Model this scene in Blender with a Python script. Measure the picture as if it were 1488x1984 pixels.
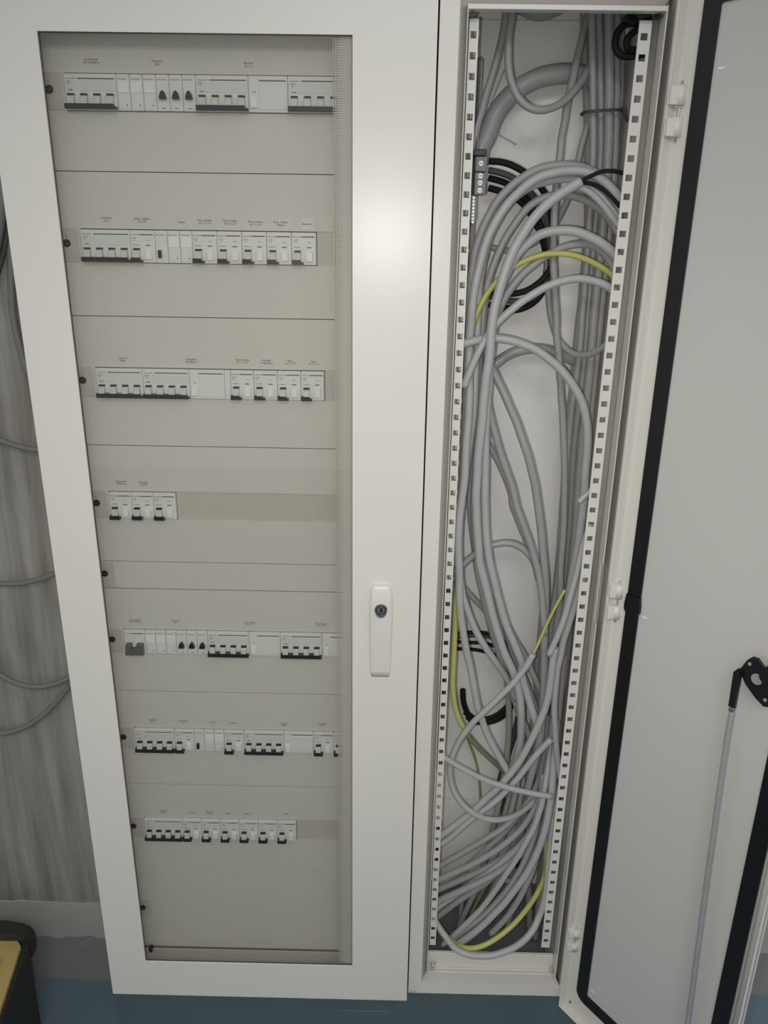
import bpy, bmesh, math, random
from mathutils import Vector, Matrix
from math import sin, cos, pi, radians

# ------------------------------------------------------------------ camera, world, light, exposure
# working unit: millimetres (x right, y into the wall, z up, z = 0 at the top of the first face plate); MM scales to metres
MM = 0.001
FZ = -1975.0                       # floor level in working millimetres
def W(p): return Vector((p[0]*MM, p[1]*MM, (p[2]-FZ)*MM))
scene = bpy.context.scene
for o in list(bpy.data.objects): bpy.data.objects.remove(o)
COL = scene.collection
CAM_POS = (452.469, -1218.544, -265.946)
CAM_M = [(0.999795, 0.015003, 0.013625), (0.0179, -0.338373, -0.940842), (-0.009505, 0.940892, -0.338572)]
cd = bpy.data.cameras.new('camera'); cam = bpy.data.objects.new('camera', cd); COL.objects.link(cam)
cd.sensor_fit = 'VERTICAL'; cd.sensor_height = 36.0; cd.sensor_width = 27.0; cd.lens = 28.024
cd.clip_start = 0.02; cd.clip_end = 60
r_, d_, f_ = [Vector(v) for v in CAM_M]
cam.matrix_world = Matrix.Translation(W(CAM_POS)) @ Matrix((r_, -d_, -f_)).transposed().to_4x4()
scene.camera = cam
wd = bpy.data.worlds.new('room_ambient'); scene.world = wd; wd.use_nodes = True
bg = wd.node_tree.nodes['Background']; bg.inputs['Color'].default_value = (0.94, 0.97, 1.0, 1); bg.inputs['Strength'].default_value = 0.50
# the phone's flash lamp, a few centimetres left of its lens
fl = bpy.data.lights.new('phone_flash', 'SPOT'); flo = bpy.data.objects.new('phone_flash', fl); COL.objects.link(flo)
fl.energy = 23.5; fl.spot_size = radians(99); fl.spot_blend = 1.0; fl.shadow_soft_size = 0.006; fl.color = (1.0, 0.975, 0.93)
flo.location = W((CAM_POS[0]-34, CAM_POS[1]+4, CAM_POS[2]-16))
flo.rotation_euler = (f_ + Vector((0.0, 0, -0.08))).to_track_quat('-Z', 'Y').to_euler()
# two unseen fill lights, added overhead: one behind the camera, one lighting the right wall
for lx, ly, pw in ((600, -2300, 18), (2300, -900, 12)):
    cl = bpy.data.lights.new('fill_light', 'AREA'); clo = bpy.data.objects.new('fill_light', cl); COL.objects.link(clo)
    cl.shape = 'RECTANGLE'; cl.size = 1.2; cl.size_y = 0.6; cl.energy = pw; cl.color = (0.93, 0.97, 1.0)
    clo.location = W((lx, ly, 700)); clo.rotation_euler = (radians(20), 0, 0)
vs = scene.view_settings; vs.view_transform = 'Standard'; vs.look = 'None'; vs.gamma = 1; vs.use_curve_mapping = False; vs.exposure = -0.12

# ------------------------------------------------------------------ materials
def lin(c):
    c = c/255
    return c/12.92 if c <= .04045 else ((c+.055)/1.055)**2.4
def rgb(r, g, b): return (lin(r), lin(g), lin(b), 1)
def mat(name, col, rough=.5, metal=0.0, spec=.5, noise=0.0, scale=40, bump=0.0, coat=0):
    m = bpy.data.materials.new(name); m.use_nodes = True; nt = m.node_tree; b = nt.nodes['Principled BSDF']
    b.inputs['Base Color'].default_value = rgb(*col); b.inputs['Roughness'].default_value = rough
    b.inputs['Metallic'].default_value = metal; b.inputs['Specular IOR Level'].default_value = spec
    if coat: b.inputs['Coat Weight'].default_value = coat; b.inputs['Coat Roughness'].default_value = .3
    if noise or bump:
        tc = nt.nodes.new('ShaderNodeTexCoord'); n = nt.nodes.new('ShaderNodeTexNoise'); n.inputs['Scale'].default_value = scale; n.inputs['Detail'].default_value = 3
        nt.links.new(tc.outputs['Object'], n.inputs['Vector'])
        if noise:
            mx = nt.nodes.new('ShaderNodeMix'); mx.data_type = 'RGBA'; mx.inputs['Factor'].default_value = 1
            k = 1-noise
            mx.inputs['A'].default_value = rgb(*[v*k for v in col]); mx.inputs['B'].default_value = rgb(*[min(255, v*(1+noise*.6)) for v in col])
            nt.links.new(n.outputs['Fac'], mx.inputs['Factor']); nt.links.new(mx.outputs['Result'], b.inputs['Base Color'])
        if bump:
            bp = nt.nodes.new('ShaderNodeBump'); bp.inputs['Strength'].default_value = bump; bp.inputs['Distance'].default_value = .001
            nt.links.new(n.outputs['Fac'], bp.inputs['Height']); nt.links.new(bp.outputs['Normal'], b.inputs['Normal'])
    return m
M = {}
M['paint'] = mat('cream_powder_coat', (222, 217, 207), .30, spec=.38, noise=.012, scale=6, bump=.02)
M['innerpanel'] = mat('grey_cream_inner_sheet', (204, 201, 193), .36, spec=.4, noise=.012, scale=6, bump=.02)
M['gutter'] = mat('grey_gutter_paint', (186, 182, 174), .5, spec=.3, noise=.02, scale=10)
M['plate'] = mat('plate_powder_coat', (213, 210, 201), .5, spec=.35, noise=.012, scale=5)
M['tab'] = mat('beige_plastic', (198, 193, 183), .5, noise=.02, scale=30)
M['back'] = mat('back_panel_paint', (230, 227, 220), .5, spec=.3, noise=.015, scale=8)
M['device'] = mat('white_device_plastic', (226, 227, 222), .42, noise=.01, scale=60)
M['cover'] = mat('pale_green_label_cover', (216, 221, 214), .3, noise=.02, scale=40)
M['toggle'] = mat('pale_toggle_plastic', (208, 208, 203), .35, noise=.01, scale=60)
M['button'] = mat('bright_button_plastic', (240, 240, 236), .3, noise=.01, scale=60)
M['black'] = mat('black_plastic', (24, 24, 21), .35, noise=.05, scale=50)
M['stripe'] = mat('grey_print', (105, 110, 104), .6, noise=.05, scale=80)
M['ink'] = mat('faded_ink', (120, 121, 117), .7, noise=.05, scale=80)
M['labelink'] = mat('label_ink', (104, 104, 101), .7, noise=.05, scale=80)
M['switchgrey'] = mat('grey_switch_plastic', (100, 100, 97), .4, noise=.04, scale=60)
M['gasket'] = mat('black_rubber_gasket', (14, 14, 12), .32, noise=.1, scale=30, bump=.1)
M['dark'] = mat('dark_gap_metal', (70, 68, 64), .6, noise=.05, scale=20)
M['steel'] = mat('zinc_plated_steel', (196, 196, 194), .42, metal=.55, noise=.06, scale=30)
M['blacksteel'] = mat('dark_steel', (58, 60, 60), .3, metal=.75, noise=.08, scale=30)
M['chrome'] = mat('polished_nickel', (150, 148, 144), .3, metal=.8, noise=.04, scale=50)
M['palegrey'] = mat('pale_grey_cable_sheath', (176, 175, 172), .42, noise=.03, scale=25)
M['wallgrey'] = mat('mid_grey_cable_sheath', (118, 117, 112), .6, noise=.04, scale=25)  # darker, rougher grey for the cables on the wall
M['grey'] = mat('grey_cable_sheath', (158, 157, 154), .42, noise=.03, scale=25)
M['darkgrey'] = mat('dark_grey_cable_sheath', (74, 74, 72), .65, spec=.3, noise=.04, scale=25)
M['greywire'] = mat('pale_wire', (170, 165, 158), .5, noise=.03, scale=25)
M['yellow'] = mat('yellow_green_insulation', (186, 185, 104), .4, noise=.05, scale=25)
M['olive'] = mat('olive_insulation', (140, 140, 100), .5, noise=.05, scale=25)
M['blackwire'] = mat('black_cable_insulation', (26, 26, 24), .7, spec=.25, noise=.05, scale=25)
M['terminal'] = mat('grey_terminal_plastic', (112, 114, 110), .4, noise=.03, scale=40)
M['plinth'] = mat('slate_plinth_paint', (86, 100, 104), .35, noise=.06, scale=7)
M['gland'] = mat('teal_grey_gland_plate', (112, 118, 117), .5, noise=.06, scale=12)
M['tray'] = mat('ochre_plastic', (184, 162, 98), .55, noise=.12, scale=9)
M['toolblack'] = mat('matt_black_plastic', (46, 48, 44), .55, noise=.1, scale=20)
M['sticker'] = mat('clear_label_tape', (213, 209, 199), .35, noise=.01, scale=40)
def wall_mat():
    m = mat('streaked_concrete_wall', (150, 147, 138), .85, spec=.2); nt = m.node_tree; b = nt.nodes['Principled BSDF']
    tc = nt.nodes.new('ShaderNodeTexCoord'); mp = nt.nodes.new('ShaderNodeMapping'); mp.inputs['Scale'].default_value = (17, 1, 1.3)
    nt.links.new(tc.outputs['Object'], mp.inputs['Vector'])
    n = nt.nodes.new('ShaderNodeTexNoise'); n.inputs['Scale'].default_value = 2.4; n.inputs['Detail'].default_value = 4; n.inputs['Roughness'].default_value = .55
    nt.links.new(mp.outputs['Vector'], n.inputs['Vector'])
    n2 = nt.nodes.new('ShaderNodeTexNoise'); n2.inputs['Scale'].default_value = 3; n2.inputs['Detail'].default_value = 3
    nt.links.new(tc.outputs['Object'], n2.inputs['Vector'])
    cr = nt.nodes.new('ShaderNodeValToRGB'); e = cr.color_ramp.elements
    e[0].position = .30; e[0].color = rgb(134, 129, 119); e[1].position = .70; e[1].color = rgb(176, 172, 163)
    nt.links.new(n.outputs['Fac'], cr.inputs['Fac'])
    mx = nt.nodes.new('ShaderNodeMix'); mx.data_type = 'RGBA'; mx.blend_type = 'MULTIPLY'; mx.inputs['Factor'].default_value = .35
    nt.links.new(cr.outputs['Color'], mx.inputs['A']); nt.links.new(n2.outputs['Fac'], mx.inputs['B'])
    nt.links.new(mx.outputs['Result'], b.inputs['Base Color'])
    return m
M['wall'] = wall_mat()
M['plaster'] = mat('trowelled_plaster', (176, 174, 166), .9, spec=.2, noise=.08, scale=9, bump=.3)
M['skirting'] = mat('rough_cement_skirting', (146, 144, 136), .9, spec=.2, noise=.1, scale=12, bump=.3)
M['floor'] = mat('blue_grey_floor_paint', (108, 127, 138), .4, noise=.1, scale=5)
def glass_mat():
    m = bpy.data.materials.new('tinted_door_glass'); m.use_nodes = True; nt = m.node_tree; nt.nodes.clear()
    out = nt.nodes.new('ShaderNodeOutputMaterial'); t = nt.nodes.new('ShaderNodeBsdfTransparent'); t.inputs['Color'].default_value = (.925, .92, .905, 1)
    g = nt.nodes.new('ShaderNodeBsdfGlossy'); g.inputs['Roughness'].default_value = .02
    fr = nt.nodes.new('ShaderNodeLayerWeight'); pw = nt.nodes.new('ShaderNodeMath'); pw.operation = 'POWER'; pw.inputs[1].default_value = 5
    ad = nt.nodes.new('ShaderNodeMath'); ad.operation = 'MULTIPLY_ADD'; ad.inputs[1].default_value = .9; ad.inputs[2].default_value = .035; fr.inputs['Blend'].default_value = .5
    nt.links.new(fr.outputs['Facing'], pw.inputs[0]); nt.links.new(pw.outputs[0], ad.inputs[0])
    mx = nt.nodes.new('ShaderNodeMixShader')
    nt.links.new(ad.outputs[0], mx.inputs['Fac']); nt.links.new(t.outputs['BSDF'], mx.inputs[1]); nt.links.new(g.outputs['BSDF'], mx.inputs[2])
    nt.links.new(mx.outputs['Shader'], out.inputs['Surface']); return m
M['glass'] = glass_mat()
def print_mat(x0, x1, pitch):
    # screen print on the glass: a grid of clear square dots that shrink to solid print towards the edge
    m = mat('dotted_glass_print', (206, 202, 192), .6); nt = m.node_tree; b = nt.nodes['Principled BSDF']; N = nt.nodes.new; lk = nt.links.new
    tc = N('ShaderNodeTexCoord'); sp = N('ShaderNodeSeparateXYZ'); lk(tc.outputs['Object'], sp.inputs['Vector'])
    def mth(op, a, bb=None):
        k = N('ShaderNodeMath'); k.operation = op
        for i, v in enumerate((a, bb)):
            if v is None: continue
            if isinstance(v, (int, float)): k.inputs[i].default_value = v
            else: lk(v, k.inputs[i])
        return k.outputs[0]
    def cell(v): return mth('ABSOLUTE', mth('SUBTRACT', mth('FRACT', mth('DIVIDE', v, pitch)), .5))
    d = mth('MAXIMUM', cell(sp.outputs['X']), cell(sp.outputs['Z']))
    t = mth('DIVIDE', mth('SUBTRACT', sp.outputs['X'], x0), x1-x0)      # 0 at the inner edge, 1 where the print is solid
    rad = mth('SUBTRACT', .40, mth('MULTIPLY', t, .40))
    solid = mth('GREATER_THAN', d, rad)
    al = mth('MULTIPLY', solid, .96)
    lk(al, b.inputs['Alpha']); return m

# ------------------------------------------------------------------ mesh helpers
def box(bm, x0, x1, y0, y1, z0, z1, bev=0.0, seg=1):
    r = bmesh.ops.create_cube(bm, size=1.0); vs_ = r['verts']
    for v in vs_:
        v.co = Vector(((x0+x1)/2+v.co.x*(x1-x0), (y0+y1)/2+v.co.y*(y1-y0), (z0+z1)/2+v.co.z*(z1-z0)))
    if bev:
        es = list({e for v in vs_ for e in v.link_edges})
        bmesh.ops.bevel(bm, geom=es, offset=bev, segments=seg, profile=.5, affect='EDGES')
def prism(bm, pts, y0, y1, axis='y'):
    """polygon (x,z) pushed from y0 to y1; axis 'z': polygon (x,y) pushed from z0 to z1; axis 'x': polygon (y,z)"""
    def P(a, b, t): return {'y': (a, t, b), 'z': (a, b, t), 'x': (t, a, b)}[axis]
    A = [bm.verts.new(P(a, b, y0)) for a, b in pts]; B = [bm.verts.new(P(a, b, y1)) for a, b in pts]; n = len(pts)
    fs = [bm.faces.new(A), bm.faces.new(B[::-1])]
    for i in range(n): fs.append(bm.faces.new((A[(i+1) % n], A[i], B[i], B[(i+1) % n])))
    bmesh.ops.recalc_face_normals(bm, faces=fs)
def ring(bm, outer, inner, y0, y1):
    """frame between two matching loops of (x,z) points, pushed from y0 to y1"""
    n = len(outer); V = [[bm.verts.new((x, y, z)) for x, z in lp] for y in (y0, y1) for lp in (outer, inner)]
    of, inf, ob, ib = V; fs = []
    for i in range(n):
        j = (i+1) % n
        fs += [bm.faces.new((of[i], of[j], inf[j], inf[i])), bm.faces.new((ob[j], ob[i], ib[i], ib[j])), bm.faces.new((of[j], of[i], ob[i], ob[j])), bm.faces.new((inf[i], inf[j], ib[j], ib[i]))]
    bmesh.ops.recalc_face_normals(bm, faces=fs)
def rect(x0, x1, z0, z1): return [(x0, z0), (x1, z0), (x1, z1), (x0, z1)]
def rrect(x0, x1, z0, z1, r, n=5):
    out = []
    for cx, cz, a0 in ((x1-r, z1-r, 0), (x0+r, z1-r, 90), (x0+r, z0+r, 180), (x1-r, z0+r, 270)):
        for i in range(n+1):
            a = radians(a0+90*i/n); out.append((cx+r*cos(a), cz+r*sin(a)))
    return out
def tube(bm, pts, r, sides=10, caps=True, closed=False):
    pts = [Vector(p) for p in pts]; n = len(pts); rings = []; up = None
    rr = r if isinstance(r, (list, tuple)) else [r]*n
    for i, p in enumerate(pts):
        if closed: t = (pts[(i+1) % n]-pts[i-1])
        else: t = pts[min(i+1, n-1)]-pts[max(i-1, 0)]
        t.normalize()
        if up is None:
            up = Vector((0, 1, 0)) if abs(t.y) < .9 else Vector((1, 0, 0))
        up = (up-t*up.dot(t)).normalized(); side = t.cross(up)
        rings.append([bm.verts.new(p+(up*cos(2*pi*k/sides)+side*sin(2*pi*k/sides))*rr[i]) for k in range(sides)])
    fs = []
    for i in range(n if closed else n-1):
        a, b = rings[i], rings[(i+1) % n]
        for k in range(sides):
            f = bm.faces.new((a[k], a[(k+1) % sides], b[(k+1) % sides], b[k])); f.smooth = True; fs.append(f)
    if caps and not closed: fs += [bm.faces.new(rings[0][::-1]), bm.faces.new(rings[-1])]
    bmesh.ops.recalc_face_normals(bm, faces=fs)
def cyl(bm, c, axis, r, h, seg=20, r2=None):
    """cylinder from c along axis vector for length h"""
    a = Vector(axis).normalized(); c = Vector(c)
    tube(bm, [c, c+a*h], [r, r if r2 is None else r2], seg)
def spline(P, per=4):
    P = [Vector(p) for p in P]; Q = [P[0]*2-P[1]]+P+[P[-1]*2-P[-2]]; out = []
    for i in range(1, len(Q)-2):
        a, b, c, d = Q[i-1:i+3]
        for k in range(per):
            t = k/per
            out.append(.5*((2*b)+(c-a)*t+(2*a-5*b+4*c-d)*t*t+(3*b-a-3*c+d)*t**3))
    out.append(P[-1]); return out
NB = bmesh.new
def mesh_of(bm, name, origin=(0, 0, 0), smooth_angle=None):
    o = Vector(origin)
    for v in bm.verts: v.co = (v.co-o)*MM
    me = bpy.data.meshes.new(name); bm.to_mesh(me); bm.free(); return me
def wpos(o):
    p = Vector(o.location)
    while o.parent: o = o.parent; p = p+Vector(o.location)
    return p
def link(name, me, m, parent=None, loc=(0, 0, 0)):
    o = bpy.data.objects.new(name, me); COL.objects.link(o)
    if m is not None and len(me.materials) == 0: me.materials.append(M[m] if isinstance(m, str) else m)
    if parent: o.parent = parent
    o.location = loc; return o
def part(name, bm, m, parent, label=None):
    """mesh in working coordinates, stored relative to its parent's origin"""
    base = wpos(parent)/MM + Vector((0, 0, FZ))
    o = link(name, mesh_of(bm, name, base), m, parent)
    if label: o['label'] = label
    return o
def tag(o, label, cat, group=None, kind=None):
    if label: o['label'] = label
    if cat: o['category'] = cat
    if group: o['group'] = group
    if kind: o['kind'] = kind
    return o
def thing(name, label, cat, at, group=None):
    o = bpy.data.objects.new(name, None); COL.objects.link(o); o.location = W(at); o.empty_display_size = .02
    return tag(o, label, cat, group)
def solo(name, bm, m, label, cat, at, group=None):
    o = link(name, mesh_of(bm, name, at), m); o.location = W(at); return tag(o, label, cat, group)
def struct(name, bm, m):
    o = link(name, mesh_of(bm, name, (0, 0, FZ)), m); o['kind'] = 'structure'; return o
FONTC = {}
def text_mesh(s, h, bold=.05):
    key = (s, h)
    if key in FONTC: return FONTC[key]
    cu = bpy.data.curves.new('lettering', 'FONT'); cu.body = s; cu.size = h*1.38*MM; cu.align_x = 'CENTER'; cu.align_y = 'CENTER'; cu.resolution_u = 1; cu.space_line = .95; cu.offset = bold*MM
    o = bpy.data.objects.new('lettering', cu); COL.objects.link(o); o.rotation_euler = (0, 0, 0)
    dg = bpy.context.evaluated_depsgraph_get(); me = bpy.data.meshes.new_from_object(o.evaluated_get(dg))
    bpy.data.objects.remove(o)
    me.transform(Matrix.Rotation(radians(90), 4, 'X')); me.materials.clear(); FONTC[key] = me; return me

# ------------------------------------------------------------------ room
bm = NB(); box(bm, -3500, 4500, -4500, 190, FZ-40, FZ); struct('floor', bm, 'floor')
bm = NB(); box(bm, -3500, 4500, 190, 260, FZ, 900); struct('wall_back', bm, 'wall')
random.seed(3)
bm = NB()
xs = [-3500+i*24 for i in range(334)]
lower = [(x, -1840+4*sin(x*.045)+3*sin(x*.13+1)+random.uniform(-2, 2)) for x in xs]
upper = [(x, -1738+2*sin(x*.03)+random.uniform(-1.5, 1.5)) for x in xs]
prism(bm, lower+upper[::-1], 186.5, 190.5); struct('trim_1', bm, 'plaster')
bm = NB(); prism(bm, [(-3500, FZ), (4500, FZ)]+[(x, z+1) for x, z in lower[::-1]], 188, 190.5); struct('baseboard_back', bm, 'skirting')

# ------------------------------------------------------------------ plinth
p = thing('cabinet_plinth', 'dark slate painted plinth on the floor carrying both cabinets', 'plinth', (376, 80, FZ))
bm = NB(); box(bm, -103, 855, -5, 175, FZ, -1741, 1.5); part('plinth_box', bm, 'plinth', p)
bm = NB(); box(bm, 365, 463, -5.6, -4.5, -1812, -1809.5, .2); part('scratch', bm, 'gland', p, 'thin bright scratch along the plinth front')

# ------------------------------------------------------------------ breaker cabinet (left)
cab = thing('breaker_cabinet', 'tall cream electrical cabinet with a closed glazed door and seven breaker rows', 'cabinet', (203, 80, -1741))
bm = NB()
box(bm, -97, -95.5, -10, 180, -1741, 62); box(bm, 500.5, 502, -8, 180, -1741, 62)
box(bm, -95.5, 500.5, -10, 180, 60, 62); box(bm, -95.5, 500.5, -10, 180, -1741, -1739); box(bm, -95.5, 500.5, 178, 180, -1739, 60)
part('body', bm, 'paint', cab)
bm = NB(); box(bm, -95, 500, 1, 3, -1739, -1657.5, .3); box(bm, -95, 500, -9, 1, -1690, -1688, .2); part('bottom_crosspiece', bm, 'plate', cab)
bm = NB(); box(bm, -95, 500, 1, 3, 2, 60, .3); part('top_crosspiece', bm, 'plate', cab)
bm = NB(); box(bm, -20.5, -14, -14, -6, -1652, -1640, .4); part('door_stop', bm, 'blacksteel', cab)
# door of the breaker cabinet
bm = NB(); ring(bm, rect(-95, 500.7, -1740.3, 62), rect(-21, 390.6, -1651, -34), -36, -33.4)
box(bm, -95, -93.5, -33.4, -12, -1740, 62); box(bm, 499.2, 500.7, -33.4, -12, -1740, 62); box(bm, -93.5, 499.2, -33.4, -12, -1740.3, -1738.8); box(bm, -93.5, 499.2, -33.4, -12, 60.5, 62)
door = part('door', bm, 'paint', cab)
bm = NB(); ring(bm, rect(-31, 400, -1661, -24), rect(-20, 389.8, -1650, -35), -33.4, -31.6); part('window_gasket', bm, 'dark', door)
bm = NB(); box(bm, -30, 399, -31.5, -28.5, -1660, -25); part('glass_pane', bm, 'glass', door)
bm = NB(); box(bm, 363.5, 399, -28.3, -28.0, -1660, -25); pb = part('printed_border', bm, None, door, 'dotted print fading along the right edge of the glass')
ox = wpos(pb).x
pb.data.materials.clear(); pb.data.materials.append(print_mat(.3635-ox, .383-ox, .0030))
# handle: a long moulded plate, narrower at its top, deeper at the top than at its lower end
bm = NB()
sec = [(-816, 13, 7), (-822, 16.5, 9), (-845, 19, 10), (-880, 19, 9), (-920, 18.6, 6.2), (-955, 18.0, 3.4), (-978, 17.2, 1.4), (-990, 15, .3)]
rows_ = []
for z, hw, dp in sec:
    prof = [(-hw, 0), (-hw, -dp*.6), (-hw+2.5, -dp*.92), (-hw+6, -dp), (hw-6, -dp), (hw-2.5, -dp*.92), (hw, -dp*.6), (hw, 0)]
    rows_.append([bm.verts.new((438+x, -36+y, z)) for x, y in prof])
for a, b in zip(rows_, rows_[1:]):
    for k in range(7):
        f = bm.faces.new((a[k], a[k+1], b[k+1], b[k])); f.smooth = True
bm.faces.new(rows_[0]); bm.faces.new(rows_[-1][::-1]); bmesh.ops.recalc_face_normals(bm, faces=bm.faces[:])
part('door_handle', bm, 'paint', door)
bm = NB()
eg = [(438+10.6*cos(t)*(1 if sin(t) > 0 else .92), -858+(10.6 if sin(t) > 0 else 13.2)*sin(t)) for t in [2*pi*i/28 for i in range(28)]]
prism(bm, eg, -49.5, -44); part('lock_cylinder', bm, 'chrome', door, 'egg shaped nickel key lock')
bm = NB(); tube(bm, [(438+7.5*cos(2*pi*i/24), -49.8, -857+7.5*sin(2*pi*i/24)) for i in range(24)], .7, 6, closed=True)
box(bm, 436.6, 440, -50.2, -49, -861, -853, .4); box(bm, 434.5, 437, -50, -49, -866, -862, .3); part('key_slot', bm, 'blacksteel', door)

# ------------------------------------------------------------------ modular devices: one mesh set per kind, shared
X0 = -5.3; MW = 18.0
def dev_body(n):
    w = n*MW; bm = NB(); box(bm, .25, w-.25, -4, 25, -22.5, 22.5, .7); return mesh_of(bm, 'body')
DM = {}
def cached(key, fn):
    if key not in DM: DM[key] = fn()
    return DM[key]
def m_box(*a):
    bm = NB(); box(bm, *a); return mesh_of(bm, 'm')
def m_prism(pts, y0, y1):
    bm = NB(); prism(bm, pts, y0, y1); return mesh_of(bm, 'm')
def toggle_mesh():
    bm = NB(); prism(bm, [(-4, -15.5), (-12.5, -15.5), (-11, -6), (-8.5, -4.6), (-4, -4.6)], -4.7, 4.7, 'x')
    bmesh.ops.bevel(bm, geom=bm.edges[:], offset=.6, segments=1, affect='EDGES'); return mesh_of(bm, 'toggle')
def button_mesh(): return m_box(-4.6, 4.6, -8.5, -3.8, -17.5, -4.5, .9, 2)
def put(name, me, m, parent, x=0, z=0, y=0): return link(name, me, m, parent, (x*MM, y*MM, z*MM))
def common(t, n, brand=True, stripe=True, cover=False):
    w = n*MW
    put('body', cached(('body', n), lambda: dev_body(n)), 'device', t)
    if cover: put('label_cover', cached(('cover', n), lambda: m_box(1.2, w-1.2, -4.5, -3.5, 1, 14, .2)), 'cover', t)
    if stripe:
        x0 = 14.5 if w < 60 else 19
        put('stripe', cached(('stripe', n), lambda: m_box(x0, w-2.2, -4.25, -3.6, 15.6, 17.2)), 'stripe', t)
    if brand: put('maker_print', text_mesh('Schneider', 2.5), 'ink', t, 8 if w < 60 else 9.5, 16.4, -4.08)
def handle_bar(w):
    e = w-.6
    return m_prism([(1, -21.6), (e, -21.6), (e, -18.4), (e-4, -18.4), (e-4, -15.2), (1, -15.2)], -13.5, -4)
def poles(t, n, xs):
    for x in xs:
        k = put('toggle', cached('toggle', toggle_mesh), 'toggle', t, x)
        put('toggle_mark', cached('mark', lambda: m_box(-4.7, 4.7, -8.8, -4, -4.6, -2.2, .3)), 'black', k)
def mcb4(t):
    common(t, 4, cover=True)
    put('rating_print', text_mesh('C60N\n4P', 2.1), 'ink', t, 6.5, 11.2, -4.6)
    put('rating_dash', cached('dash', lambda: m_box(-3, 3, -4.7, -4.3, -.6, .6)), 'ink', t, 8.5, 2.6)
    poles(t, 4, [9, 27, 45, 63])
    put('linked_handle', cached('bar4', lambda: handle_bar(72)), 'black', t)
def mcb2(t):
    common(t, 2)
    put('rating_print', text_mesh('C60N\nC16', 2.1), 'ink', t, 5.5, 10.4, -4.08)
    put('rating_dash', cached('dash2', lambda: m_box(-5, 5, -4.2, -3.7, -.35, .35)), 'ink', t, 8, 2.2)
    put('test_print', text_mesh('Test', 2.0), 'ink', t, 25.5, 8.6, -4.08)
    put('test_dash', cached('dash3', lambda: m_box(-3.3, 3.3, -4.2, -3.7, -.8, .8)), 'stripe', t, 25.5, 1.8)
    poles(t, 1, [9])
    put('linked_handle', cached('bar1', lambda: handle_bar(18)), 'black', t)
    put('test_button', cached('btn', button_mesh), 'button', t, 26)
def vigi(t):
    common(t, 3, brand=False)
    put('rating_print', text_mesh('Vigi', 2.2), 'ink', t, 8, 2.4, -4.08)
    put('test_button', cached('btn', button_mesh), 'button', t, 7.5)
    put('blank_flap', cached('vflap', lambda: m_box(15, 52.5, -5, -3.8, -19, 13, .4)), 'device', t)
def contactor(t):
    common(t, 1, stripe=False)
    put('flap', cached('flap', lambda: m_box(1.4, 16.6, -5.2, -3.8, -.5, 13.5, .4)), 'button', t)
    put('lever_dot', cached('dot', lambda: m_prism([(1.2*cos(2*pi*i/10), 1.2*sin(2*pi*i/10)) for i in range(10)], -4.6, -3.8)), 'stripe', t, 12.8, -15.8)
    put('lower_cover', cached('lcov', lambda: m_box(1.4, 16.6, -4.6, -3.8, -20.5, -1.2, .3)), 'device', t)
def relay(t):
    common(t, 1, stripe=False)
    put('lever', cached('lever', lambda: m_box(4, 8.4, -9, -3.8, -15.5, -4.5, .6)), 'black', t)
    put('lever_frame', cached('lframe', lambda: m_box(9.2, 16.4, -4.8, -3.8, -19.5, -3, .4)), 'device', t)
def lamp(t):
    common(t, 1, stripe=False)
    pts = [(13.7, -8.2), (4.3, -8.2)]+[(9-4.7*cos(radians(a))*(1-.25*sin(radians(a))), -6+8.5*sin(radians(a))) for a in range(0, 181, 15)]
    put('lens', cached('lens', lambda: m_prism(pts[::-1], -9.5, -3.8)), 'black', t)
    put('foot_print', cached('fdash', lambda: m_box(-3, 3, -4.2, -3.7, -.5, .5)), 'ink', t, 9, -19)
def isolator(t):
    common(t, 2)
    put('handle', cached('isoh', lambda: m_prism([(2.5, -21), (33.5, -21), (33.5, -1), (22.5, -1), (22.5, -9.5), (13.5, -9.5), (13.5, -1), (4.5, -1)], -14, -4)), 'switchgrey', t)
KIND = {'4': (mcb4, 4, 'circuit_breaker', 'four pole breaker'), '2': (mcb2, 2, 'circuit_breaker', 'narrow breaker with a test button'), 'v': (vigi, 3, 'earth_leakage_module', 'earth leakage module'),
        'c': (contactor, 1, 'contactor', 'white contactor'), 'r': (relay, 1, 'impulse_relay', 'relay with a black lever'), 'l': (lamp, 1, 'indicator_lamp', 'indicator with a black lens'), 's': (isolator, 2, 'isolator_switch', 'isolator switch with a grey handle')}
CATS = {'4': 'circuit breaker', '2': 'circuit breaker', 'v': 'breaker module', 'c': 'contactor', 'r': 'relay', 'l': 'indicator lamp', 's': 'switch'}
ORD = ['first', 'second', 'third', 'fourth', 'fifth', 'sixth', 'seventh']
ROWS = [(-100, [('4', 0), ('c', 4), ('c', 5), ('c', 6), ('l', 7), ('l', 8), ('l', 9), ('4', 10), ('v', 14), ('4', 17)]),
        (-300, [('4', 0), ('2', 4), ('r', 6), ('c', 7), ('c', 8), ('2', 9), ('2', 11), ('2', 13), ('2', 15), ('2', 17)]),
        (-500, [('4', 0), ('4', 4), ('v', 8), ('2', 11.5), ('2', 13.5), ('2', 15.5), ('2', 17.5)]),
        (-700, [('2', 0), ('2', 2), ('2', 4)]),
        (-950, [('s', 0), ('c', 2), ('c', 3), ('c', 4), ('l', 5), ('l', 6), ('l', 7), ('4', 8), ('v', 12), ('4', 15), ('v', 19)]),
        (-1150, [('4', 0), ('2', 4), ('r', 6), ('c', 7), ('c', 8), ('2', 9), ('4', 11), ('v', 15), ('2', 18), ('2', 20)]),
        (-1350, [('4', 0), ('2', 4), ('2', 6), ('2', 8), ('2', 10), ('2', 12), ('2', 14)])]
ROWN = ['top breaker row', 'second breaker row', 'third breaker row', 'fourth breaker row', 'fifth breaker row', 'sixth breaker row', 'lowest breaker row']
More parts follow.
